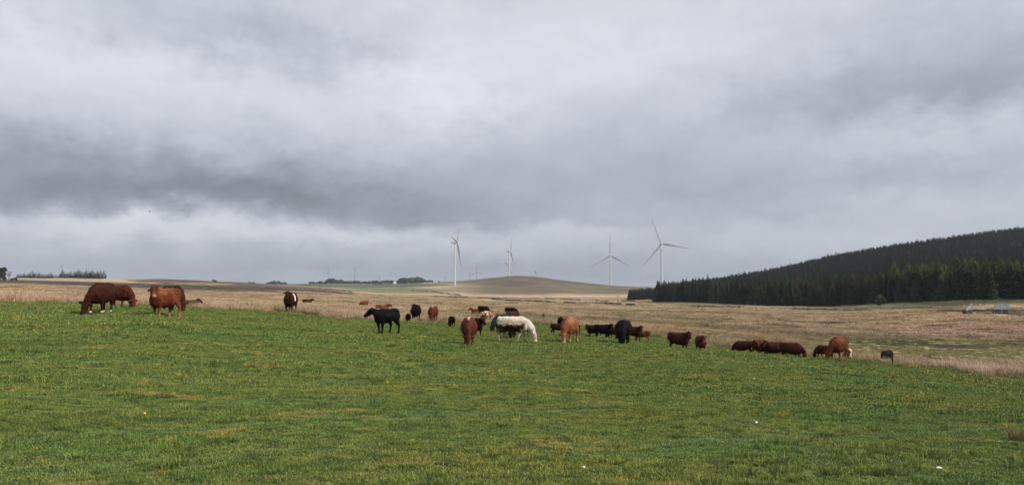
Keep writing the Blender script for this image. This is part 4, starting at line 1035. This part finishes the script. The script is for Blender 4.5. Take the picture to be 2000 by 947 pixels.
def spruce_mesh(name, mat, H=13.0, Rm=2.3, seed=0, levels=24, per=9):
    rr = random.Random(seed); V = []; Fq = []; T = []
    def quad(a, b_, c, d, t, hh):
        i = len(V); V.extend([a, b_, c, d]); Fq.append((i, i + 1, i + 2, i + 3)); T.extend([(t, hh, 0, 1)] * 4)
    for l in range(levels):
        f = l / (levels - 1)
        z = H * (0.04 + 0.93 * f)
        rad = Rm * (1 - f) ** 0.78 * rr.uniform(.85, 1.12) + .12
        k = max(4, int(per * (1 - .45 * f)))
        a0 = rr.uniform(0, 6.28)
        for j in range(k):
            if rr.random() < .10: continue
            a = a0 + 2 * math.pi * j / k + rr.uniform(-.25, .25)
            L = rad * rr.uniform(.72, 1.18); droop = (-.38 * (1 - f) + .35 * f) * L
            ca, sa = math.cos(a), math.sin(a); w_ = L * .30 + .12
            t = rr.random()
            p0 = (0, 0, z); pm = (ca * L * .55, sa * L * .55, z + droop * .35 + .05 * L); pe = (ca * L, sa * L, z + droop + .12 * L)
            sx, sy = -sa * w_, ca * w_
            dz = .16 * L + .10
            quad(p0, (pm[0] + sx, pm[1] + sy, pm[2] - dz), pe, (pm[0] - sx, pm[1] - sy, pm[2] - dz), t, f)
            quad((ca * L * .2, sa * L * .2, z - .12), (pm[0] * 1.1 + sx * .25, pm[1] * 1.1 + sy * .25, pm[2] - dz * 2.6), (pe[0] * .96, pe[1] * .96, pe[2] - .05), (pm[0], pm[1], pm[2] + .05), min(1, t + .2), f)
            # side sprays
            for s_ in (-1, 1):
                q = .68
                bx_, by_ = ca * L * q, sa * L * q
                quad((bx_ * .7, by_ * .7, pm[2]), (bx_ + s_ * sx * .9, by_ + s_ * sy * .9, pm[2] - dz * .6), (bx_ * 1.12 + s_ * sx * .9, by_ * 1.12 + s_ * sy * .9, pm[2] - dz * .9), (bx_ * 1.1, by_ * 1.1, pm[2] - .02), rr.random(), f)
    quad((-.10, 0, H * .93), (0, 0, H * .9), (.10, 0, H * .93), (0, 0, H * 1.02), 1, 1); quad((0, -.10, H * .93), (0, 0, H * .9), (0, .1, H * .93), (0, 0, H * 1.02), 1, 1)
    me = np_mesh(name, np.array(V), np.array(Fq))
    a = me.attributes.new('tint', 'FLOAT_COLOR', 'POINT'); a.data.foreach_set('color', np.array(T, np.float32).ravel())
    me.materials.append(mat)
    return me
def trunk_mesh(name, H, r0):
    bm = bmesh.new(); ring_tube(bm, [(Vector((0, 0, -.4)), r0 * 1.2, r0 * 1.2), (Vector((0.03, 0, H * .4)), r0 * .75, r0 * .75), (Vector((-.02, .02, H * .95)), .05, .05)], 8)
    me = bpy.data.meshes.new(name); bm.to_mesh(me); bm.free(); me.materials.append(M_BARK); return me
M_SPRD = leaf_mat('shaded_spruce_needles', (0.006, 0.011, 0.009), (0.016, 0.026, 0.019), (0.028, 0.036, 0.024), .4)  # darker copy of the spruce needles; shade on the slope put into colour
pass
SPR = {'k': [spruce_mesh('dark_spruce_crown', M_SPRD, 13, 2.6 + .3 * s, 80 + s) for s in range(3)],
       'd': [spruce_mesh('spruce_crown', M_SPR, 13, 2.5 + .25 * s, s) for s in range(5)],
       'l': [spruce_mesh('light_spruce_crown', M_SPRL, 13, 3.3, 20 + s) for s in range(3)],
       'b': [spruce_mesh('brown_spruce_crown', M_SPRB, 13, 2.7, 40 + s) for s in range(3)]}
TRK = trunk_mesh('spruce_trunk', 13, .22)
step = 3.7
gx, gy = np.meshgrid(np.arange(60, 560, step), np.arange(200, 790, step))
tx = gx.ravel() + rng.uniform(-1, 1, gx.size); ty = gy.ravel() + rng.uniform(-1, 1, gx.size)
tu, td, _, _ = ud(tx, ty)
front = np.interp(tu, FU, FD) + (fbm(tx * .06, ty * .06, 71, 2) - .5) * 10
keep = (tu > 1280 + (td - 430) * .12) & (td > front) & (tu < 2330) & (td < 785)
tx, ty, tu, td, front = tx[keep], ty[keep], tu[keep], td[keep], front[keep]
# the lower grove behind the left end of the forest
g2x, g2y = np.meshgrid(np.arange(95, 180, 2.9), np.arange(560, 640, 2.9))
qx = g2x.ravel() + rng.uniform(-1, 1, g2x.size); qy = g2y.ravel() + rng.uniform(-1, 1, g2x.size); qu, qd, _, _ = ud(qx, qy)
kk = (qu > 1227) & (qu < 1330)
qx, qy, qu, qd = qx[kk], qy[kk], qu[kk], qd[kk]
allx = np.concatenate([tx, qx]); ally = np.concatenate([ty, qy]); allu = np.concatenate([tu, qu]); alld = np.concatenate([td, qd])
off = np.concatenate([td - front, (qd - 560) + 8])
allz = hgt(allx, ally)
hs = rng.uniform(.70, 1.12, len(allx)) * np.where(allu < 1335, .92, 1.0)
hs = np.where((off > 60), hs * .92, hs)
hs = np.where(np.arange(len(allx)) >= len(tx), hs * .72, hs)
hs = np.where(rng.uniform(0, 1, len(allx)) < .03, hs * 1.14, hs)
nb = fbm(allx * .02, ally * .02, 91, 3)
kind = np.zeros(len(allx), int)
kind[(allu + 120 * (nb - .5) > 1735) & (off < 34)] = 1
kind[(allu > 1540) & (allu <= 1745) & (off < 30) & (rng.uniform(0, 1, len(allx)) < .6)] = 2
hs = np.where(kind == 1, hs * np.where(off < 34, 1.05, 1), hs)
order = np.argsort(np.where(allu < 2012, off + alld * 0.012, 1e6))
ind = order[:285]; rest = order[285:]
GRP = {0: ('dark green spruce in the front ranks of the conifer forest', 'd', 'dark spruces at the forest front'),
       1: ('lighter yellow-green spruce in the front ranks at the right of the forest', 'l', 'light green spruces at the right of the forest'),
       2: ('spruce with brownish cone-laden top in the middle of the forest front', 'b', 'brown-topped spruces in the forest front')}
def tree(name, loc, rz, s, crown, trunk, label, group=None, cat='tree'):
    r = empty(name, loc, rz); r.scale = s
    tag(r, label, cat, group)
    for nm, me in (('crown', crown), ('trunk', trunk)):
        q = bpy.data.objects.new(nm, me); COL.objects.link(q); q.parent = r
    return r
for i in ind:
    lb, key, gp = GRP[int(kind[i])]
    if kind[i] == 0:
        for lim, wh in ((1340, 'at the left tip of the forest beside the lower grove'), (1440, 'in the left quarter of the forest front'), (1560, 'left of the brown-topped spruces in the forest front'), (1800, 'near the olive bush in the forest front'), (3000, 'among the light green ones at the right end of the forest')):
            if allu[i] < lim: lb = 'dark green spruce ' + wh; gp = 'dark spruces ' + wh; break
    s = float(hs[i]); wd = s * random.uniform(.9, 1.15)
    tree('spruce_tree', (float(allx[i]), float(ally[i]), float(allz[i]) - .1), random.uniform(0, 6.28), (wd, wd, s), random.choice(SPR[key]), TRK, lb, gp)
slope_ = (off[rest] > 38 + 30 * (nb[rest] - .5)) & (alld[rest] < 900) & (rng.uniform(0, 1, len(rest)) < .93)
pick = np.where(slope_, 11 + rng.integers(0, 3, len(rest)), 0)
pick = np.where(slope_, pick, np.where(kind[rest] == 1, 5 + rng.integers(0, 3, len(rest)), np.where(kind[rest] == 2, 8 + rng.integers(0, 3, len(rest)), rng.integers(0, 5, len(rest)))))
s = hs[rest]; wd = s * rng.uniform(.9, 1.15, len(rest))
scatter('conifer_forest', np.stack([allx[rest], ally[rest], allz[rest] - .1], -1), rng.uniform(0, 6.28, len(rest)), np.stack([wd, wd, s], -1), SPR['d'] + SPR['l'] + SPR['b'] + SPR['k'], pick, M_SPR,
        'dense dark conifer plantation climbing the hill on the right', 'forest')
print('forest', len(allx))

# ------------------------------------------------------------------ broadleaf, distant woods
def round_mesh(name, mat, H, W_, seed, nleaf=260, lsz=.9, flat=.8, nl=7):
    rr = random.Random(seed); V = []; Fq = []; T = []
    lobes = []
    for i in range(nl):
        a = rr.uniform(0, 6.28); q = rr.uniform(0, .55) * W_
        lobes.append((math.cos(a) * q, math.sin(a) * q, H * rr.uniform(.35, .78), W_ * rr.uniform(.35, .6)))
    for i in range(nleaf):
        lx, ly, lz, lr = rr.choice(lobes)
        th = rr.uniform(0, 6.28); cz = rr.uniform(-.7, 1); sr = math.sqrt(max(0, 1 - cz * cz)); q = lr * rr.uniform(.65, 1.05)
        p = Vector((lx + math.cos(th) * sr * q, ly + math.sin(th) * sr * q, lz + cz * q * flat))
        M = Euler((rr.uniform(0, 3.1), rr.uniform(0, 3.1), rr.uniform(0, 3.1))).to_matrix(); sz = lsz * rr.uniform(.6, 1.3)
        i0 = len(V)
        for c in ((-1, -.6, 0), (.8, -1, .2), (1, .7, 0), (-.7, 1, -.2)): V.append(tuple(p + M @ Vector(c) * sz))
        Fq.append((i0, i0 + 1, i0 + 2, i0 + 3)); t = rr.random(); T.extend([(t, max(0, min(1, p.z / H)), 0, 1)] * 4)
    me = np_mesh(name, np.array(V), np.array(Fq))
    a = me.attributes.new('tint', 'FLOAT_COLOR', 'POINT'); a.data.foreach_set('color', np.array(T, np.float32).ravel())
    me.materials.append(mat); return me
M_BROAD = leaf_mat('broadleaf', (0.03, 0.04, 0.02), (0.06, 0.075, 0.035), (0.07, 0.085, 0.04))
M_GORSE = leaf_mat('gorse', (0.035, 0.042, 0.020), (0.07, 0.078, 0.032), (0.08, 0.085, 0.038))
RND = [round_mesh('broadleaf_crown', M_BROAD, 12, 6.5, s, 240, 1.1) for s in range(4)]
TRB = trunk_mesh('broadleaf_trunk', 8, .35)
PTF = [spruce_mesh('far_conifer_crown', M_SPR, 13, 2.9, 60 + s, 14, 8) for s in range(3)]
# conifer belt on the left skyline
k = 0
for u in np.arange(33, 204, 4.1):
    uu = u + random.uniform(-1.5, 1.5); d = random.uniform(925, 985)
    hp = np.interp(uu, [33, 45, 60, 75, 100, 112, 122, 130, 140, 160, 185, 195, 202], [5, 7, 11, 8, 9, 6, 13, 9, 12, 13, 13, 12, 11]) * random.uniform(.8, 1.3)
    p = at(uu, d); s = hp * d / F / 13 + 3.0 / 13
    tree('conifer_tree', (p.x, p.y, p.z - 1.0), random.uniform(0, 6), (s * 2.0, s * 2.0, s), random.choice(PTF), TRK, 'small dark conifer in the tree belt on the left skyline', 'conifers of the belt on the left skyline')
# big pine and the bare tree at the left edge
M_PINE = leaf_mat('pine_needles', (0.016, 0.026, 0.016), (0.04, 0.06, 0.03), (0.05, 0.07, 0.035))
p = at(1, 640); tree('pine_tree', (p.x, p.y, p.z - .5), 0.4, (1, 1, 1), round_mesh('pine_crown', M_PINE, 13.0, 6.2, 5, 520, .8), TRB, 'dark bushy pine at the left edge of the picture')
def bare_tree(u, d, H, label):
    p = at(u, d); r = empty('bare_tree', (p.x, p.y, p.z - .3)); tag(r, label, 'tree')
    rr = random.Random(4); bm = bmesh.new(); bt = bmesh.new()
    def br(b_, a, dr, L, rad, dep):
        e = a + dr * L
        ring_tube(b_, [(a, rad, rad), (a.lerp(e, .5) + Vector((rr.uniform(-1, 1), rr.uniform(-1, 1), 0)) * L * .06, rad * .85, rad * .85), (e, rad * .65, rad * .65)], 5, side=Vector((.31, .9, .13)))
        if dep == 0: return
        for _ in range(4 if dep > 1 else 3):
            nd = (dr + Vector((rr.uniform(-1, 1), rr.uniform(-1, 1), rr.uniform(-.15, .7))) * .75).normalized()
            br(bt, a.lerp(e, rr.uniform(.55, 1)), nd, L * rr.uniform(.55, .8), rad * .55, dep - 1)
    br(bm, Vector((0, 0, 0)), Vector((.08, 0, 1)).normalized(), H * .34, .26, 4)
    obj('trunk', bm, M_BARKP, r); obj('branches', bt, M_BARKP, r)
M_BARKP = simple_mat('pale_bark', (0.16, 0.13, 0.12), 0.9, .3, 4)
bare_tree(17, 640, 10.5, 'leafless grey tree beside the dark pine at the left edge')
for (u, d, s) in ((24, 630, .30), (30, 640, .32), (8, 632, .38)):
    p = at(u, d); tree('bush', (p.x, p.y, p.z - .8), random.uniform(0, 6), (s, s, s), random.choice(RND), TRB, 'low dark bush below the pine and bare tree at the left edge', 'bushes at the left edge', 'bush')
# distant wood
def far_row(us, d, hp, name, label, group, crowns, wf=1.0, sink=.25):
    for u in us:
        uu = u + random.uniform(-1.2, 1.2); dd = d + random.uniform(-60, 60)
        p = at(uu, dd); h = np.interp(uu, *hp) * random.uniform(.8, 1.1)
        s = h * dd / F / 10.5
        tree(name, (p.x, p.y, p.z - s * 10.5 * sink), random.uniform(0, 6), (s * wf, s * wf, s), random.choice(crowns), TRB, label, group)
far_row(np.arange(521, 550, 3.2), 2100, ([520, 530, 538, 545, 552], [4, 7, 8, 7, 4]), 'broadleaf_tree', 'grey-green tree of the small rounded copse at the left of the distant wood', 'trees of the left copse on the skyline', RND, 1.1)
far_row(np.arange(556, 562, 3.2), 2100, ([555, 565], [5, 5]), 'broadleaf_tree', 'tiny tree just right of the left copse on the skyline', 'tiny trees right of the left copse', RND)
far_row(np.arange(604, 680, 3.0), 2100, ([604, 612, 616, 624, 634, 640, 650, 668, 680], [5, 6, 3, 9, 5, 11, 12, 9, 5]), 'broadleaf_tree', 'grey-green broadleaf tree in the left half of the distant wood', 'trees in the left half of the distant wood', RND)
far_row(np.arange(678, 730, 3.2), 2050, ([678, 700, 706, 712, 722, 732], [6, 8, 4, 7, 6, 7]), 'broadleaf_tree', 'low broadleaf tree in the dip at the middle of the distant wood', 'trees in the middle dip of the distant wood', RND)
far_row(np.arange(728, 846, 3.0), 2050, ([728, 736, 744, 752, 768, 774, 784, 792, 820, 828, 834, 846], [7, 9, 6, 8, 9, 6, 12, 14, 13, 10, 6, 5]), 'broadleaf_tree', 'dark broadleaf tree in the right half of the distant wood', 'trees in the right half of the distant wood', RND)
far_row(np.arange(802, 828, 3.0), 2040, ([802, 828], [12, 12]), 'conifer_tree', 'pointed conifer at the right end of the distant wood', 'conifers at the right end of the distant wood', PTF, 1.3)
far_row([856, 858.5], 1690, ([850, 860], [3.4, 3.4]), 'bush', 'dark bush alone on the left slope of the hill', 'bushes on the left hill slope', RND, 1.2, .2)
far_row([418, 422], 905, ([400, 430], [4.6, 4.6]), 'bush', 'dark bush on the heather ridge skyline left of the distant wood', 'bushes on the ridge skyline', RND, 1.3, .3)
far_row([487, 491, 495], 905, ([480, 500], [3.2, 3.2]), 'bush', 'small dark bush on the ridge skyline near the left copse', 'small bushes near the copse', RND, 1.3, .3)
# white farmhouse in the wood
M_WHITE = simple_mat('white_render', (0.75, 0.74, 0.71), .8, .06, 1); M_SLATE = simple_mat('slate', (0.10, 0.105, 0.115), .6, .2, 2); M_GLASS = simple_mat('window_glass', (0.03, 0.035, 0.04), .1)
p = at(771, 1960); hr = empty('farmhouse', (p.x, p.y, p.z), .25); tag(hr, 'tiny white farmhouse gable between the trees of the distant wood', 'house')
bm = bmesh.new(); vs = [bm.verts.new(c) for c in ((-4, -5, -1), (4, -5, -1), (4, -5, 5), (0, -5, 9), (-4, -5, 5), (-4, 5, -1), (4, 5, -1), (4, 5, 5), (0, 5, 9), (-4, 5, 5))]
for f_ in ((0, 1, 2, 3, 4), (9, 8, 7, 6, 5), (1, 6, 7, 2), (5, 0, 4, 9)): bm.faces.new([vs[i] for i in f_])
obj('wall', bm, M_WHITE, hr)
bm = bmesh.new()
for sg in (-1, 1): abox(bm, (sg * 2.1, 0, 7.05), (6.1, 10.8, .25), Matrix.Rotation(sg * math.atan2(4, 4), 3, 'Y'))
rf = obj('roof', bm, M_SLATE, hr); bm = bmesh.new(); abox(bm, (0, -4.3, 9.6), (.9, .8, 1.6)); obj('chimney', bm, M_WHITE, rf)
for (wx, wz) in ((-1.8, 1.2), (1.8, 1.2), (0, 4.4)):
    bm = bmesh.new(); abox(bm, (wx, -5.03, wz), (1.1, .12, 1.3)); obj('window', bm, M_GLASS, hr)

# shrub in front of the forest
p = hit(1712, 598, 200); tree('gorse_bush', (p.x, p.y - 3, p.z - .4), 0, (1.5, 1.5, 1.25), round_mesh('gorse_crown', M_GORSE, 3.6, 1.7, 3, 320, .28, 1.0), trunk_mesh('gorse_trunk', 1.5, .1), 'rounded olive bush standing in front of the forest wall', None, 'bush')

# ------------------------------------------------------------------ bridge panels, fence
M_CONC, n, b = new_mat('pale_sheet')
oc = n.add('ShaderNodeTexCoord').outputs['Object']
c = n.mix(n.ramp(n.noise(oc, 2.5, 4, .6), .35, .7), (0.20, 0.225, 0.25), (0.32, 0.35, 0.39)); n.l.new(c, b.inputs['Base Color']); b.inputs['Roughness'].default_value = .55
M_DARKB = simple_mat('dark_abutment', (0.045, 0.042, 0.045), .9, .3, 3)
pa = hit(1942, 613, 60); pb_d = pa.y
kx = pb_d / F
br = empty('small_bridge', (pa.x, pa.y, pa.z)); tag(br, 'small farm bridge with pale sheet sides over a dark ditch below the forest, far right', 'bridge')
bm = bmesh.new()
for j in range(7): abox(bm, (30 * kx * (j + .5) / 7, 0, 13.5 * kx), (30 * kx / 7 - .02, .06, 9.5 * kx), None, .01)
for j in (0.02, .5, .98): abox(bm, (30 * kx * j, .09, 9.5 * kx), (.10, .10, 18.5 * kx))
obj('parapet_panel', bm, M_CONC, br)
bm = bmesh.new(); abox(bm, (14 * kx, .35, 4 * kx), (27 * kx, .6, 8.6 * kx), None, .08); obj('abutment', bm, M_DARKB, br)
ql = [(-62 * kx, -2.0), (-44 * kx, 1.0)]
bm = bmesh.new()
a = Vector((-61 * kx, -1.3, 0)); e = Vector((-43 * kx, 0.2, 0))
for j in range(6):
    t0, t1 = j / 6, (j + 1) / 6 - .02; p0 = a.lerp(e, t0); p1 = a.lerp(e, t1)
    zb0 = (6 + 5 * t0) * kx; zt0 = (10 + 9 * t0) * kx; zb1 = (6 + 5 * t1) * kx; zt1 = (10 + 9 * t1) * kx
    vs = [bm.verts.new(q) for q in ((p0.x, p0.y, zb0), (p1.x, p1.y, zb1), (p1.x, p1.y, zt1), (p0.x, p0.y, zt0), (p0.x - .05, p0.y + .06, zb0), (p1.x - .05, p1.y + .06, zb1), (p1.x - .05, p1.y + .06, zt1), (p0.x - .05, p0.y + .06, zt0))]
    for f_ in ((0, 1, 2, 3), (7, 6, 5, 4), (0, 3, 7, 4), (1, 5, 6, 2), (3, 2, 6, 7), (0, 4, 5, 1)): bm.faces.new([vs[i] for i in f_])
abox(bm, (-42.3 * kx, 0.3, 11 * kx), (3.5 * kx, .12, 15 * kx), None, .02)
obj('parapet_panel', bm, M_CONC, br)
bm = bmesh.new(); abox(bm, (-50 * kx, .2, 3.5 * kx), (19 * kx, .8, 7.5 * kx), Matrix.Rotation(R(12), 3, 'Z'), .1); obj('abutment', bm, M_DARKB, br)
bm = bmesh.new(); abox(bm, (-16 * kx, .8, 7.2 * kx), (30 * kx, 2.2, .16)); obj('deck', bm, M_DARKB, br)
bm = bmesh.new(); abox(bm, (0, 0, 0), (1.5, .25, .12), Euler((0, R(14), R(25))).to_matrix()); q = obj('plank', bm, M_PALEW); q.location = pa + Vector((-45 * kx, -1.2, .25)); tag(q, 'pale plank lying by the left end of the small bridge', 'plank')
fr = None
fp = []
for u in (1883, 1898, 1915, 1928, 1942, 1956, 1968, 1985, 1998): fp.append(at(u, 196 - (u - 1883) * .05))
fr = empty('post_fence', fp[0]); tag(fr, 'line of pale fence posts with wire on the bank behind the small bridge', 'fence')
pm = None
for q0 in fp:
    if pm is None:
        bm = bmesh.new(); abox(bm, (0, 0, .55), (.14, .14, 1.4), None, .015); q = obj('post', bm, M_PALEW, fr); pm = q.data
    else:
        q = bpy.data.objects.new('post', pm); COL.objects.link(q); q.parent = fr
    q.location = q0 - fp[0]; q.rotation_euler = (random.uniform(-.06, .06), random.uniform(-.08, .08), 0)
bm = bmesh.new()
for hh in (.35, .75, 1.1):
    for a, e in zip(fp, fp[1:]): ring_tube(bm, [(a - fp[0] + Vector((0, 0, hh)), .008, .008), (e - fp[0] + Vector((0, 0, hh)), .008, .008)], 4, side=Vector((0, 0, 1)))
obj('wire', bm, M_STEEL, fr)

# ------------------------------------------------------------------ single clumps of rushes, litter, birds
clump_m = [blade_mesh('rush_clump', 260, 0.34, 0.3, 0.70, 0.008, 0.018, 0.8, MRS, square=False, clump=.6) for _ in range(2)]
stand_m = [blade_mesh('pale_rush_clump', 320, 0.40, 0.3, 0.66, 0.008, 0.018, 0.7, MRP, square=False, clump=.6) for _ in range(2)]
def clump(u, v, s, sz, label, group=None, nm='rush_clump'):
    p = hit(u, v); q = bpy.data.objects.new(nm, random.choice(stand_m if 'pink' in label or 'tan rush' in label or 'pale rush' in label else clump_m)); COL.objects.link(q); q.location = p; q.scale = (s, s, sz); q.rotation_euler = (0, 0, random.uniform(0, 6)); tag(q, label, 'rushes', group)
clump(1860, 801, .24, .24, 'small brown rush clump alone in the green pasture on the right')
clump(1986, 862, .30, .34, 'straw-coloured rush clump at the right edge of the picture')
clump(1388, 680, .7, .55, 'dark rush clump right of the chestnut-faced cow')
clump(1378, 679, .6, .6, 'pale rush clump beside the chestnut-faced cow')
clump(1729, 712, .5, .75, 'tan rush clump in front of the lone black calf')
clump(1756, 715, .45, .4, 'brown rush clump just right of the lone black calf')
for i, u in enumerate(np.arange(1848, 2000, 7.0)):
    clump(u + random.uniform(-2, 2), np.interp(u, [1848, 1900, 1940, 2000], [722, 732, 735, 737]) + random.uniform(-4, 1), random.uniform(.9, 1.3), random.uniform(.85, 1.2), 'tall pinkish-tan rush clump in the stand at the right edge of the pasture', 'rush stand at the right pasture edge')
for (u, v) in ((8, 601), (48, 607), (74, 612), (79, 611)):
    clump(u, v, .12, .5, 'thin pale stalk tuft standing in the pasture left of the maroon cow', 'pale stalks left of the maroon cow', 'stalk_tuft')
M_LIT = simple_mat('white_scrap', (0.82, 0.82, 0.80), .7, .08, 30)
M_YEL = simple_mat('yellow_cap', (0.80, 0.55, 0.06), .6, .1, 30)
def scrap(u, v, w_, h_, label, mat, nm, cat):
    p = hit(u, v); k = p.y / F; bm = bmesh.new(); w_ *= .8; h_ *= .75
    bmesh.ops.create_icosphere(bm, subdivisions=3, radius=1.0)
    for q in bm.verts:
        f_ = 0.75 + .5 * float(fbm(np.array([q.co.x * 2.3 + u]), np.array([q.co.y * 2.3 + q.co.z * 1.7]), 3, 2)[0])
        q.co = Vector((q.co.x * w_ / 2 * k * f_, q.co.y * w_ / 2 * k * f_ * .8, q.co.z * h_ / 2 * k * f_))
    o = obj(nm, bm, mat, None, True); o.location = p + Vector((0, 0, h_ * .35 * k + .035)); tag(o, label, cat)
scrap(1477, 831, 7, 5, 'white scrap of litter in the grass in the right middle of the pasture', M_LIT, 'litter_scrap', 'litter')
scrap(1140, 922, 7, 6, 'white scrap of litter near the bottom edge right of centre', M_LIT, 'litter_scrap', 'litter')
scrap(1834, 921, 12, 4, 'long white scrap of litter near the bottom right corner', M_LIT, 'litter_scrap', 'litter')
scrap(1473, 743, 3.5, 2.5, 'tiny white scrap far out in the right of the pasture', M_LIT, 'litter_scrap', 'litter')
scrap(1186, 906, 3, 3, 'tiny white scrap just above and right of the white scrap near the bottom edge', M_LIT, 'litter_scrap', 'litter')
scrap(282, 815, 7, 6, 'round yellow mushroom in the grass at the lower left', M_YEL, 'mushroom', 'mushroom')
M_STRAW = simple_mat('straw', (0.42, 0.38, 0.25), .8, .1, 20)
for (u, v, L, rz, lb) in ((625, 859, .14, .35, 'pale curved straw stalk lying in the grass left of centre'), (880, 875, .14, .5, 'pale straw stalk lying in the grass below the white cow')):
    p = hit(u, v); L *= .8; bm = bmesh.new(); ring_tube(bm, [(Vector((-L / 2, 0, -.02)), .002, .002), (Vector((-L*.1, .015, .0)), .002, .002), (Vector((L / 2, 0, .012)), .001, .001)], 6, side=Vector((0, 0, 1)))
    o = obj('straw_stalk', bm, M_STRAW); o.location = p + Vector((0, 0, .035)); o.rotation_euler = (0, 0, rz); tag(o, lb, 'stalk')
M_BIRD = simple_mat('bird_feathers', (0.02, 0.02, 0.022), .8)
for (u, v, lb) in ((292, 413, 'tiny dark bird flying high over the left of the pasture'), (120, 521, 'tiny dark bird flying just above the conifer belt')):
    D = 120; k = D / F; bm = bmesh.new()
    ring_tube(bm, [(Vector((-.13, 0, 0)), .01, .01), (Vector((-.04, 0, .01)), .045, .045), (Vector((.07, 0, .01)), .04, .04), (Vector((.13, 0, .03)), .022, .022), (Vector((.17, 0, .025)), .006, .006)], 8)
    r_ = obj('bird', bm, M_BIRD, None, True)
    for sg in (-1, 1):
        bm = bmesh.new(); vs = [bm.verts.new(c) for c in ((.06, sg * .03, .02), (-.06, sg * .03, .02), (-.07, sg * .18, .07), (.05, sg * .2, .08), (-.05, sg * .36, .03))]
        bm.faces.new((vs[0], vs[1], vs[2], vs[3])); bm.faces.new((vs[3], vs[2], vs[4]))
        bmesh.ops.solidify(bm, geom=bm.faces[:], thickness=.008); obj('wing', bm, M_BIRD, r_)
    r_.location = (xper(u, v) * D, D, slopev(v) * D); r_.rotation_euler = (.3, 0, .3); tag(r_, lb, 'bird')

# ------------------------------------------------------------------ haze
bm = bmesh.new(); abox(bm, (0, 0, 130), (12600, 12600, 390))
hz = obj('haze', bm, None)
zmin = float(verts[:, 2].min())
hz.location = (0, 0, 0)
for v_ in hz.data.vertices:
    if v_.co.z < 0: v_.co.z = zmin - 1.5
hm = bpy.data.materials.new('haze'); hm.use_nodes = True; hn = NT(hm.node_tree); hn.n.clear()
ho = hn.add('ShaderNodeOutputMaterial'); hv = hn.add('ShaderNodeVolumePrincipled')
hv.inputs['Color'].default_value = (0.86, 0.92, 1.0, 1); hv.inputs['Density'].default_value = 0.00008; hv.inputs['Anisotropy'].default_value = 0.2
hn.l.new(hv.outputs[0], ho.inputs['Volume'])
hz.data.materials.append(hm)
tag(hz, kind='stuff'); hz['label'] = 'thin pale haze in the air over the whole moor'; hz['category'] = 'haze'
print('DONE build', 'zmin', zmin, 'zmax', verts[:, 2].max())
